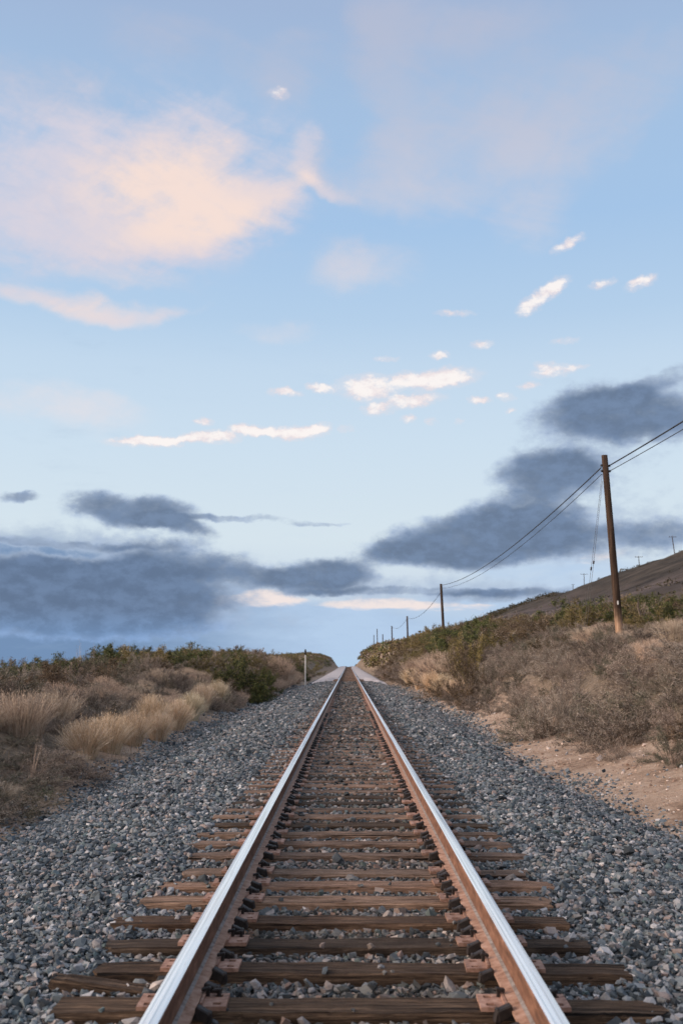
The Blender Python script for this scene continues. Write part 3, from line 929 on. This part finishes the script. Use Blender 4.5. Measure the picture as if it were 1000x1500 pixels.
def leaf_quads(c, size, up=.3, asp=.5):
    n = len(c)
    d = rng.normal(size=(n, 3)); d[:, 2] += up; d /= np.linalg.norm(d, axis=1, keepdims=True)
    r = rng.normal(size=(n, 3)); s = np.cross(d, r); s /= np.linalg.norm(s, axis=1, keepdims=True) + 1e-9
    L = size*np.exp(rng.normal(0, .25, n))[:, None]; W = L*asp
    v = np.stack([c, c+d*L*.5+s*W*.5, c+d*L, c+d*L*.5-s*W*.5], 1).reshape(-1, 3)
    f = (np.arange(n)*4)[:, None] + np.array([[0, 1, 2, 3]])
    return v, f


def dome(n, lump, seed, flat=0.):
    """directions over a hemisphere with a lumpy radius"""
    a = rng.uniform(0, 2*PI, n); z = rng.uniform(-.12, 1, n)
    q = np.sqrt(1-np.clip(z, 0, 1)**2)
    rad = 1 + lump*2*fbm(a*1.1+seed, z*2.4+seed*3, seed) + lump*1.1*fbm(a*3.2, z*6+seed, seed+9)
    return np.stack([np.cos(a)*q, np.sin(a)*q, np.maximum(z, .02)], 1)*rad[:, None]


def shrub(seed, leafmat, n_stem=70, n_twig=1100, n_leaf=3600, leaf=.028, twigw=.0022, lump=.30, inner=.55, twig_len=.20, up=.35, twigmat=None, bare=0.):
    """unit shrub: half-width 1, height 1; returns (branches mesh, foliage mesh)"""
    global rng
    keep = rng; rng = np.random.default_rng(seed)
    e = dome(n_stem, lump, seed)*rng.uniform(.7, 1.0, (n_stem, 1))
    p0 = np.stack([rng.normal(0, .10, n_stem), rng.normal(0, .10, n_stem), np.full(n_stem, -.10)], 1)
    mid = p0*.5 + e*.45 + np.array([0, 0, .10]) + rng.normal(0, .05, (n_stem, 3))
    v1, f1 = ribbons(p0, mid, e, .011, .004)
    c = rng.integers(0, n_stem, n_twig); t = (1.04 - .55*rng.uniform(0, 1, n_twig)**1.7)[:, None]
    q0 = (1-t)**2*p0[c] + 2*t*(1-t)*mid[c] + t*t*e[c]
    d = e[c]/np.linalg.norm(e[c], axis=1, keepdims=True)*.55 + rng.normal(0, .62, (n_twig, 3)) + np.array([0, 0, up])
    d /= np.linalg.norm(d, axis=1, keepdims=True)
    L = rng.uniform(.4, 1.2, n_twig)[:, None]*twig_len
    q2 = q0 + d*L; q1 = q0 + d*L*.5 + rng.normal(0, .012, (n_twig, 3))
    v2, f2 = ribbons(q0, q1, q2, twigw*1.5, twigw)
    branches = mesh_np('branches', np.concatenate([v1, v2]), [np.concatenate([f1, f2+len(v1)])], [M['stem'], twigmat or M['dry']],
                       np.concatenate([np.zeros(len(f1)), np.ones(len(f2))]))
    # leaves gathered in clumps round twig ends and over the lumpy surface
    k = rng.integers(0, n_twig, n_leaf)
    tt = rng.uniform(.1, 1.08, n_leaf)[:, None]
    cl = q0[k] + (q2[k]-q0[k])*tt + rng.normal(0, .018, (n_leaf, 3))
    sel = np.linalg.norm(cl*np.array([1, 1, 1.0]), axis=1) > inner*rng.uniform(.6, 1.1, n_leaf)
    cl = cl[sel]
    v3, f3 = leaf_quads(cl, leaf, up=up+.2)
    fol = mesh_np('foliage', v3, [f3], [leafmat])
    rng = keep
    return branches, fol


def tussock(seed, mat, n=1500, spread=.55, w=.0034, base=.28, seedhead=True):
    """unit grass clump: half-width about 1, height 1"""
    global rng
    keep = rng; rng = np.random.default_rng(seed)
    a = rng.uniform(0, 2*PI, n); r = base*np.sqrt(rng.uniform(0, 1, n))
    p0 = np.stack([np.cos(a)*r, np.sin(a)*r, np.full(n, -.06)], 1)
    lean = (r/base)*spread*rng.uniform(.3, 1.25, n); aa = a + rng.normal(0, .45, n)
    h = rng.uniform(.55, 1.02, n)*(1-.25*(r/base)**2)
    dirv = np.stack([np.cos(aa), np.sin(aa), np.zeros(n)], 1)
    p1 = p0 + dirv*(lean*.32)[:, None] + np.array([0, 0, 1])*(h*.58)[:, None]
    p2 = p0 + dirv*lean[:, None] + np.array([0, 0, 1])*h[:, None] + rng.normal(0, .03, (n, 3))
    v, f = ribbons(p0, p1, p2, w, w*.5)
    if seedhead:
        m = n
        k = rng.integers(0, n, m)
        c = p2[k]*.93 + p1[k]*.07 + rng.normal(0, .02, (m, 3))
        v2, f2 = leaf_quads(c, .05, up=1.2, asp=.14)
        f = np.concatenate([f, f2+len(v)]); v = np.concatenate([v, v2])
    rng = keep
    return mesh_np('blades', v, [f], [mat])


# kinds of plant -> variants of (branches, foliage)
KIND = {
    'dry': [shrub(s, M['dryleaf'], 44, 2600, 15000, .023, .0014, .60, .45, .17, .25) for s in (1, 2, 3, 4, 5)],
    'grey': [shrub(s, M['grey'], 40, 2000, 15000, .024, .0014, .60, .45, .17, .25) for s in (11, 12, 13)],
    'twiggy': [shrub(s, M['dryleaf'], 90, 2600, 6500, .020, .0022, .45, .55, .22, .2) for s in (21, 22)],
    'green': [shrub(s, M['green'], 34, 900, 14000, .040, .0022, .65, .45, .22, .15, M['stem']) for s in (31, 32, 33)],
    'olive': [shrub(s, M['olive'], 34, 1200, 13000, .034, .0020, .65, .45, .21, .15, M['dry']) for s in (41, 42, 43)],
    'brown': [shrub(s, M['brown'], 36, 1400, 12000, .032, .0020, .60, .45, .20, .2, M['dry']) for s in (51, 52)],
    'round': [shrub(s, M['green'], 60, 1500, 30000, .034, .002, .32, .5, .17, .1, M['stem']) for s in (36,)],
    'bright': [shrub(s, M['bright'], 24, 160, 600, .12, .008, .2, .3, .3, .5, M['bright']) for s in (61,)],
}
GRASS = {
    'straw': [tussock(s, M['straw'], 1900, .60) for s in (71, 72, 73)],
    'pinkstraw': [tussock(s, M['pinkstraw'], 1900, .52, .0030, .5) for s in (81, 82)],
    'stalks': [tussock(91, M['pinkstraw'], 26, .35, .006, .10)],
}
NAMES = {'dry': 'dry_shrub', 'grey': 'sage_shrub', 'twiggy': 'bare_shrub', 'green': 'evergreen_shrub', 'olive': 'olive_shrub', 'brown': 'brown_shrub', 'bright': 'green_weed', 'round': 'evergreen_shrub',
         'straw': 'grass_tussock', 'pinkstraw': 'grass_tussock', 'stalks': 'dry_stalks'}
CATS = {'straw': 'grass clump', 'pinkstraw': 'grass clump', 'stalks': 'weed', 'bright': 'weed'}
PROTO = {}
placed = []


def plant(kind, x, y, h, r, label, group=None, sink=.04, z=None):
    zz = gz(x, y) if z is None else z
    if kind in GRASS:
        o = link(NAMES[kind], random.choice(GRASS[kind]))
    else:
        br, fo = random.choice(KIND[kind])
        key = fo.name
        if key not in PROTO:
            o = bpy.data.objects.new(NAMES[kind], None); COL.objects.link(o)
            link('branches', br, o); link('foliage', fo, o)
            PROTO[key] = o
        else:
            o = copy_tree(PROTO[key])
    o.location = (x, y, zz - sink)
    o.rotation_euler = (random.gauss(0, .06), random.gauss(0, .06), random.uniform(0, 2*PI))
    o.scale = (r*random.uniform(.9, 1.1), r*random.uniform(.9, 1.1), h)
    tag(o, label, CATS.get(kind, 'shrub'), group)
    if group is None and 'group' in o: del o['group']
    placed.append((x, y, r))
    return o


def plant_px(kind, px, py, h, r, label, group=None, **kw):
    x, y = on_ground(px, py)
    return plant(kind, x, y, h, r, label, group, **kw)


# -- salient plants, left side
G1 = 'straw tussocks along the left edge of the ballast'
for (px, py, h, r, lab) in (
        (125, 1108, .80, .62, 'tan grass tussock nearest the viewer at the left end of the row by the ballast'),
        (160, 1102, .88, .60, 'second tan tussock of the left row, thick and upright above the stones'),
        (195, 1092, .85, .58, 'third tan tussock of the left row, with a dark shaded base'),
        (232, 1086, .80, .55, 'fourth tan tussock of the left row, leaning over the ballast edge'),
        (222, 1066, .95, .60, 'tan tussock behind the fourth one of the left row'),
        (258, 1068, .90, .60, 'fifth tan tussock of the left row, midway along it'),
        (280, 1055, 1.0, .65, 'sixth tan tussock of the left row, just before its last clump'),
        (318, 1034, 1.15, .62, 'golden tussock at the far right end of the left row, before the round evergreen bush'),
        (296, 1040, 1.05, .7, 'tan tussock beside the golden last clump of the left row')):
    plant_px('straw', px, py, h, r, lab, G1)
plant_px('pinkstraw', 30, 1078, .9, .8, 'tall faded tan grass at the left edge of the photo behind the low grey scrub')
plant_px('pinkstraw', 75, 1062, .8, .7, 'faded tan grass clump left of the straw row, in front of the dark sprig')
plant_px('dry', 115, 1142, .36, .75, 'low pinkish grey scrub mound in front of the nearest tan tussock')
plant_px('dry', 55, 1150, .40, .60, 'low grey scrub mound between the left edge and the small green weed')
plant_px('grey', 25, 1190, .42, .55, 'low grey-green scrub at the left edge beside the small green weed')
plant_px('bright', 66, 1166, .14, .12, 'small bright green weed at the left edge of the ballast')
plant_px('stalks', 45, 1150, .8, .35, 'few thin dry stalks standing above the low scrub at far left')
plant_px('round', 352, 1026, 1.95, 1.42, 'big round dark evergreen bush beside the ballast behind the straw tussocks')
plant_px('round', 385, 1014, 1.4, 1.0, 'dark evergreen bush joined to the right side of the big round one')
plant_px('pinkstraw', 408, 1003, 2.2, 1.3, 'pale pinkish dry grass mound right of the round evergreen bush')
plant_px('pinkstraw', 392, 1016, .55, .5, 'small tan tuft in front of the evergreen bush by the ballast')
plant_px('round', 436, 995, 1.5, 1.2, 'small evergreen bush just left of the white marker post')
plant_px('olive', 455, 990, 1.5, 1.6, 'olive bush behind the white marker post')
plant_px('stalks', 118, 990, 1.6, .35, 'tall bare stalks poking above the left skyline over dark scrub')
plant_px('stalks', 135, 990, 1.5, .3, 'thin bare stalk beside the taller stalks on the left skyline')
# -- salient plants, right side
plant_px('twiggy', 800, 1080, .95, .72, 'grey twiggy bush sprawling onto the bare dirt at the right edge of the ballast')
plant_px('grey', 770, 1084, .85, .52, 'dark green-brown bush at the very corner of the ballast edge and bare dirt')
plant_px('dry', 835, 1070, .8, .65, 'dry bush directly right of the grey twiggy bush on the dirt')
plant_px('twiggy', 905, 1112, .35, .30, 'small grey twiggy weed on the bare dirt slope at right')
plant_px('grey', 985, 1120, .5, .5, 'grey-green low bush at the right edge above the bare dirt')
plant_px('pinkstraw', 738, 1128, .24, .18, 'small pale dry weed growing in the right ballast stones', z=None)
plant_px('brown', 688, 1030, 2.0, .80, 'tall dark brown bush standing between pale grass and the dry scrub on the right')
plant_px('olive', 690, 1000, 2.0, .95, 'olive green bush on the slope above the tall dark brown bush at right')
for (px, py, h, r, lab) in ((668, 1022, 1.0, .7, 'straw tussock next to the tall dark brown bush on the right slope'), (650, 1018, 1.1, .8, 'straw tussock second from the tall dark brown bush, right slope'),
                            (634, 1013, 1.2, .9, 'straw tussock in the middle of the pale grass at the foot of the right slope'), (616, 1008, 1.3, 1.0, 'straw tussock towards the far end of the pale right grass'),
                            (602, 1004, 1.3, 1.1, 'last straw tussock at the far end of the pale grass on the right')):
    plant_px('straw', px, py, h, r, lab, 'straw tussocks at the foot of the right slope')
for (px, py, h, r, lab) in ((640, 1000, 1.9, 1.4, 'pale dry grass mound above the straw tussocks of the right slope'), (665, 1000, 1.7, 1.1, 'pale dry grass on the slope left of the olive bush'), (612, 995, 1.7, 1.4, 'faded dry grass mound above the far straw tussocks at right')):
    plant_px('pinkstraw', px, py, h, r, lab)
# plateau by the pole
for (x, y, k, h, r, lab) in ((13.2, 52, 'green', 2.0, 2.0, 'bright evergreen shrub on the bank left of the pole, under the guy wires'), (11.6, 50, 'olive', 1.6, 1.5, 'olive shrub left of the evergreen ones beyond the pole'),
                             (14.8, 50, 'olive', 1.7, 1.8, 'olive green shrub close to the left side of the tall pole'), (12.4, 57, 'green', 1.9, 2.0, 'evergreen shrub in the green patch between far pole and tall pole'),
                             (16.5, 47, 'brown', 1.5, 1.4, 'brown shrub directly behind the tall pole'),
                             (13.2, 41, 'green', 1.25, 1.2, 'dark evergreen shrub on the bank right of the tall pole'), (14.6, 41, 'brown', 1.1, 1.2, 'dark brown shrub at the right edge of the photo beside the hill'),
                             (12.1, 40.5, 'olive', .95, .95, 'yellowish olive shrub just right of the pole foot')):
    plant(k, x, y, h, r, lab)
# umbrella-shaped little tree right of the pole
tx, ty = 12.9, 44.5
root = bpy.data.objects.new('flat_topped_shrub', None); COL.objects.link(root)
root.location = (tx, ty, gz(tx, ty) - .05)
tag(root, 'small flat-topped shrub on a bare stem just right of the tall pole', 'shrub')
link('branches', tube_mesh('branches', [(0, 0, 0), (.06, 0, .6), (-.04, .05, 1.15), (.0, 0, 1.6)], [.06, .05, .045, .03], [M['stem']], 7), root)
link('foliage', shrub(66, M['green'], 60, 500, 2600, .075, .004, .35, .3, .3, .3, M['stem'])[1], root, (0, 0, 1.35), (0, 0, 0), (.62, .62, .38))

# -- scrub covering the banks
TXT = {
    'dry': 'grey-brown dry shrub in the tangled scrub on the {} bank', 'grey': 'grey-green sage shrub within the scrub on the {} bank', 'twiggy': 'bare twiggy shrub within the scrub on the {} bank',
    'green': 'dark evergreen shrub among the scrub on the {} bank', 'olive': 'olive-yellow shrub among the scrub on the {} bank', 'brown': 'dark brown shrub among the scrub on the {} bank',
    'straw': 'straw grass clump among the scrub on the {} bank', 'pinkstraw': 'faded pinkish grass clump among the scrub on the {} bank'}


def cover(side, y0, y1, off0, off1, gap, fn, tries, tol=.72):
    n = 0
    for _ in range(tries):
        y = random.uniform(y0, y1)
        off = random.uniform(off0, off1)
        x = (float(edge_r(y)) + off) if side > 0 else -(float(edge_l(y)) + off)
        g = fn(x, y, off)
        if g is None: continue
        k, h, r = g
        if any((x-a)**2 + (y-b)**2 < (tol*gap*.68*(r+c)/1.0)**2 for a, b, c in placed): continue
        nm = 'right' if side > 0 else 'left'
        plant(k, x, y, h, r, TXT[k].format(nm), TXT[k].format(nm).split(' in the')[0].split(' within')[0].split(' among')[0] + f's of the {nm} bank')
        n += 1
    return n


def right_near(x, y, off):
    if off < np.interp(y, [8, 15, 20, 30, 45], [1.2, 1.35, 1.5, .7, .4]): return None
    # a bare red streak of earth
    if abs(x - (5.9 + (y-24)*.05)) < .35 and 22 < y < 27: return None
    q = float(vnoise(np.array([x*.5]), np.array([y*.3]), 4)[0]) + random.uniform(-.25, .25)
    if off > 6.2: return (random.choice(['olive', 'brown', 'dry', 'dry', 'pinkstraw']) if y < 46 else random.choice(['olive', 'green', 'brown']), random.uniform(.4, .65) if y < 46 else random.uniform(.7, 1.15), random.uniform(.7, 1.2))
    if off > 4.2: return random.choice(['dry', 'dry', 'pinkstraw', 'grey']), random.uniform(.4, .7), random.uniform(.6, 1.)
    k = 'grey' if q < .30 else ('twiggy' if q < .40 else ('brown' if q > .86 else 'dry'))
    r = random.choice([random.uniform(.5, .8), random.uniform(.9, 1.4)])
    return k, r*random.uniform(.75, 1.05), r


def right_far(x, y, off):
    q = float(vnoise(np.array([x*.25]), np.array([y*.06]), 14)[0]) + random.uniform(-.25, .25)
    if off < 2.2: k = 'dry' if q < .4 else ('brown' if q < .7 else 'pinkstraw')
    else: k = 'olive' if q < .34 else ('brown' if q < .62 else ('green' if q < .80 else 'dry'))
    return k, random.uniform(.9, 1.5), random.uniform(1.0, 1.7)


def left_near(x, y, off):
    q = float(vnoise(np.array([x*.4]), np.array([y*.25]), 24)[0]) + random.uniform(-.25, .25)
    if off < 2.6 and y < 17: return random.choice(['dry', 'grey', 'dry', 'pinkstraw']), random.uniform(.24, .42), random.uniform(.4, .75)
    if off < 1.2 and 17 < y < 36: return None
    if off > 5.0: k = 'green' if q < .26 else ('brown' if q < .58 else ('grey' if q < .85 else 'dry')); return k, random.choice([random.uniform(.3, .6), random.uniform(.5, .85)]), random.uniform(.65, 1.15)
    if off > 3.0: k = 'grey' if q < .35 else ('brown' if q < .6 else 'dry'); return k, random.uniform(.45, .9), random.uniform(.6, 1.1)
    k = 'dry' if q < .35 else ('grey' if q < .5 else 'pinkstraw')
    return k, random.uniform(.4, .65), random.uniform(.45, .75)


def left_far(x, y, off):
    q = float(vnoise(np.array([x*.25]), np.array([y*.08]), 34)[0]) + random.uniform(-.25, .25)
    if off < 1.6: k = 'brown' if q < .5 else 'pinkstraw'; return k, random.uniform(.5, .9), random.uniform(.6, 1.0)
    k = ('green' if off > 3.2 else 'dry') if q < .22 else ('olive' if q < .5 else ('brown' if q < .75 else 'dry'))
    return k, random.choice([random.uniform(.45, .8), random.uniform(.7, 1.2)]), random.uniform(.9, 1.5)


nr = cover(1, 10, 48, .5, 7.5, 1.0, right_near, 5000, .92)
nr2 = cover(1, 30, 75, 7.0, 16, 1.15, right_near, 400)
nf = cover(1, 48, 110, .6, 12, 1.0, right_far, 2200)
nl = cover(-1, 8, 44, .25, 7.5, 1.1, left_near, 4000)
nl2 = cover(-1, 44, 110, .5, 9, 1.0, left_far, 1500)
print('PLANTS', nr, nr2, nf, nl, nl2, len(placed))


# far scrub that reads as one mass, plus scrub over the hill
def scrub_mass(name, pts, size, mat, per=110, leaf=.22):
    """lumpy leaf clumps at pts (n,3) with radius size (n)"""
    n = len(pts)
    c = np.repeat(np.arange(n), per)
    d = rng.normal(size=(len(c), 3)); d /= np.linalg.norm(d, axis=1, keepdims=True)
    d[:, 2] = np.abs(d[:, 2])*.85
    rr = rng.uniform(.45, 1., len(c))**.5
    p = pts[c] + d*(size[c]*rr)[:, None]*np.array([1.15, 1.15, 1.])
    v, f = leaf_quads(p, leaf, .3, .6)
    v = v.reshape(-1, 4, 3); ctr = p[:, None, :]
    v = ctr + (v-ctr)*(size[c]/1.2)[:, None, None]
    return stuff(name, mesh_np(name, v.reshape(-1, 3), [f], [mat]))


def far_pts(n, side, y0, y1, o0, o1):
    y = y0 + (y1-y0)*rng.uniform(0, 1, n)
    off = rng.uniform(o0, o1, n)
    x = np.where(side > 0, edge_r(y)+off, -(edge_l(y)+off))
    return np.stack([x, y, ground(x, y)], 1)


for mat, n, nm in (('olive', 260, 'olive_scrub'), ('brown', 300, 'brown_scrub'), ('green', 220, 'evergreen_scrub'), ('dryleaf', 180, 'dry_scrub')):
    P = np.concatenate([far_pts(n, 1, 108, 345, .9, 14), far_pts(n//2, -1, 108, 320, 1.2, 10)])
    low = np.where(P[:, 0] < 0, .45, 1.)
    scrub_mass(nm, P, rng.uniform(.7, 1.5, len(P))*low, M[mat], 90, .26)
n = 8000
hy = 60 + 1300*rng.uniform(0, 1, n)**1.4; hx = rng.uniform(22, 106, n)
hn = fbm(hx*.03, hy*.02, 61)
sel = (hn > .03) | ((hx > 66) & (hy > 250) & (hn > -.12)) | (hx > 93)
hx, hy = hx[sel], hy[sel]
scrub_mass('hill_scrub', np.stack([hx, hy, ground(hx, hy)-.2], 1), np.exp(rng.normal(-.25, .4, len(hx)))*np.interp(hy, [100, 600], [.35, 1.35]), M['hillscrub'], 44, .36)

# litter of short dry grass over the banks
n = 34000
ly = 5 + 75*rng.uniform(0, 1, n)**1.6
side = rng.random(n) < .45
off = np.where(side, rng.uniform(.35, 9, n), rng.uniform(.15, 9, n))
lx = np.where(side, edge_r(ly)+off, -(edge_l(ly)+off))
nn = fbm(lx*.8, ly*.8, 55)
bare = side & (off < np.interp(ly, [8, 20, 30, 45], [1.6, 1.9, .9, .3]))
keep_ = (nn > -.12) & ~(bare & (rng.random(n) > .03))
lx, ly = lx[keep_], ly[keep_]; n = len(lx)
p0 = np.stack([lx, ly, ground(lx, ly)-.01], 1)
h = rng.uniform(.05, .26, n)*np.clip(.6+2*nn[keep_], .4, 1.4)
d = rng.normal(0, .45, (n, 3)); d[:, 2] = 1
p2 = p0 + d*h[:, None]; p1 = p0 + d*h[:, None]*np.array([.35, .35, .6])
v, f = ribbons(p0, p1, p2, .004, .0015)
stuff('dry_grass', mesh_np('dry_grass', v, [f], [M['litter']]))

# clods and pebbles on the bare dirt
n = 6500
cy = rng.uniform(7, 40, n); cx = edge_r(cy) + rng.uniform(.2, 2.2, n)
v, f = stones(np.stack([cx, cy, ground(cx, cy)+.002], 1), .009*np.exp(rng.normal(0, .65, n)), ICO_V, ICO_F)
M['clod'] = material('earth clod', lambda t, p: t.ramp(isl(t), [(0, (.16, .10, .075)), (.5, (.36, .26, .20)), (.9, (.52, .42, .36)), (1, (.7, .64, .6))]), .95, spec=.1)
stuff('dirt_clods', mesh_np('dirt_clods', v, [f], [M['clod']]))


# ------------------------------------------------------------------ utility poles and wires
def bearing(px, py, dist):
    d = direction(px, py); s = dist/d.y
    return Vector((CAM.x + d.x*s, dist, CAM.z + d.z*s))


def pole(px0, py0, px1, py1, dist, label, r0=.14, r1=.105, bury=1.6, parts=True, group='utility poles along the right side of the track', mat='pole'):
    b, t = bearing(px0, py0, dist), bearing(px1, py1, dist)
    ax = (t-b).normalized()
    b2 = b - ax*bury
    root = bpy.data.objects.new('utility_pole', None); COL.objects.link(root)
    root.location = b2
    tag(root, label, 'utility pole', group)
    L = (t-b2)
    k = 9
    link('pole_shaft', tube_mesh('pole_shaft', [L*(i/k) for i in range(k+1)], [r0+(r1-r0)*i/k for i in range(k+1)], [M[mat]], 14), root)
    return root, b2, t, ax


p1, b1, t1, a1 = pole(905, 907, 884.5, 667, 34, 'tall brown wooden pole leaning left on the bank, nearest and largest of all poles')
# hardware on the near pole: through-bolt clamps for two lines, and an aluminium tag
top = t1 - p1.location
att1 = t1 - a1*.36; att2 = t1 - a1*.55
for att in (att1, att2):
    q = att - p1.location
    link('cable_clamp', boxes_mesh('cable_clamp', [(q + Vector((-.13, 0, 0)), (.07, .10, .07)), (q + Vector((.14, 0, -.01)), (.06, .10, .07)), (q, (.34, .03, .03))], [M['wire']], .008), p1)
q = a1*(2.15) + Vector((-.01, -.142, 0))
link('number_tag', boxes_mesh('number_tag', [(q, (.05, .012, .13))], [M['tagmetal']], .003), p1)
P2 = []
for (x0, y0, x1, y1, d, lab) in ((649, 921, 645.5, 855.5, 98, 'second pole, dark against the cloud left of the tall pole'),
                                 (597, 937, 596, 902.5, 158, 'third pole, standing on the skyline left of the second'),
                                 (574, 939, 573.5, 917, 216, 'fourth pole, short dark stub left of the third'),
                                 (560.5, 943, 560.3, 929, 268, 'lowest short pole between two thin far poles above the distant bush'),
                                 (552.5, 944, 552, 921, 325, 'tall thin far pole left of the lowest short pole'),
                                 (547.5, 945, 547.3, 930, 372, 'leftmost and faintest far pole next to the track gap')):
    P2.append(pole(x0, y0, x1, y1, d, lab, .15, .12, 2.5))


def span(A, B, sag, r, label, mat='wire', group='overhead lines between the poles', name='power_line'):
    n = 36
    pts = []
    for i in range(n+1):
        u = i/n
        p = A.lerp(B, u); p.z -= 4*sag*u*(1-u)
        pts.append(p)
    o = link(name, tube_mesh(name, pts, r, [M[mat]], 6, True))
    return tag(o, label, 'cable', group)


t2 = P2[0][2]; a2 = P2[0][3]; t3 = P2[1][2]; t4 = P2[2][2]
L = Vector((-.15, 0, 0))
span(att1 + L - a1*.08, t2 - Vector((0, 0, .12)), .85, .021, 'thicker upper cable sagging from the tall pole to the second pole')
span(att2 + L - a1*.12, t2 - Vector((0, 0, .42)), .95, .012, 'thinner lower cable sagging from the tall pole to the second pole')
span(t2 - Vector((.1, 0, .9)), t3 - Vector((0, 0, .3)), .9, .022, 'thin cable between the second and the third pole')
span(t3 - Vector((.1, 0, .5)), t4 - Vector((0, 0, .2)), .8, .022, 'faint cable between the third and the fourth pole')
A0 = Vector((t1.x+.30, t1.y-60, t1.z-.5))
span(att1 + Vector((.15, 0, 0)), A0, .62, .021, 'thicker upper cable running from the tall pole out of the right edge')
span(att2 + Vector((.15, 0, 0)), A0 - Vector((0, 0, .35)), .62, .012, 'thinner lower cable running from the tall pole out of the right edge')
# guy wires with strain insulators
gx_ = bearing(852, 912, 41)
for k, (dx, dz, fr) in enumerate(((0, -.1, (.47,)), (.10, -.35, (.53,)))):
    A = att2 + Vector((-.12, .02, dz)); B = Vector((gx_.x + dx, gx_.y, gz(gx_.x, gx_.y) - .1))
    root = bpy.data.objects.new('guy_wire', None); COL.objects.link(root); root.location = B
    tag(root, ['left strand of the guy wires running from the tall pole down behind it', 'right strand of the guy wires running from the tall pole down behind it'][k], 'guy wire', 'guy wires of the tall pole')
    link('strand', tube_mesh('strand', [(A-B)*(i/8) for i in range(9)], .007, [M['guy']], 5), root)
    for u in fr:
        c0 = (A-B)*u; dr = (A-B).normalized()
        link('insulator', tube_mesh('insulator', [c0-dr*.10, c0-dr*.05, c0, c0+dr*.05, c0+dr*.10], [.012, .036, .026, .036, .012], [M['porcelain']], 8), root)

# small poles with cross-arms on the hill ridge
for (x0, y0, x1, y1, d, arm, lab) in ((988, 816, 983.5, 785, 292, 1.1, 'pole with a crossarm on the hill crest near the right edge, leaning left'), (936.5, 840, 934.5, 814.5, 328, 1.3, 'thin crossarm pole on the hill crest right of the tall pole'),
                                      (855.5, 866, 854.5, 840, 404, 1.5, 'crossarm pole on the hill crest just left of the tall pole'), (838.5, 868, 838.5, 855.5, 424, .6, 'faintest little pole on the hill crest, left of the other crest poles')):
    rt, bb, tt, aa = pole(x0, y0, x1, y1, d, lab, .15, .11, 6, group='poles on the hill crest')
    q = tt - rt.location - aa*.35
    link('crossarm', boxes_mesh('crossarm', [(q + Vector((0, -.16, 0)), (arm*2, .10, .13))], [M['pole']], .01), rt)
    for s in (-1, 1):
        link('insulator', tube_mesh('insulator', [q + Vector((s*arm*.85, -.16, .07)), q + Vector((s*arm*.85, -.16, .20)), q + Vector((s*arm*.85, -.16, .30))], [.05, .07, .03], [M['porcelain']], 7), rt)

# white marker post left of the track
mp = bearing(447, 1001, 73)
root = bpy.data.objects.new('marker_post', None); COL.objects.link(root)
root.location = (mp.x, mp.y, float(ballast_z(np.array([mp.x]), np.array([mp.y]))[0]) - .3)
tag(root, 'thin white marker post with a dark top standing beside the ballast on the left', 'post')
hgt = bearing(447, 951, 73).z - root.location.z
link('post_shaft', boxes_mesh('post_shaft', [((0, 0, (hgt-.42)/2), (.10, .10, hgt-.42))], [M['white']], .012), root)
link('post_cap', boxes_mesh('post_cap', [((0, 0, hgt-.30), (.14, .05, .40)), ((0, 0, hgt-.07), (.10, .055, .14))], [M['iron']], .01), root)

# ------------------------------------------------------------------ render settings
sc.view_settings.view_transform = 'Standard'
sc.view_settings.look = 'None'
sc.view_settings.exposure = 0
sc.view_settings.gamma = 1
sc.cycles.max_bounces = 5
sc.cycles.diffuse_bounces = 3
sc.cycles.caustics_reflective = False
sc.cycles.caustics_refractive = False
sc.cycles.use_denoising = True
sc.cycles.use_adaptive_sampling = True
sc.cycles.adaptive_threshold = .02
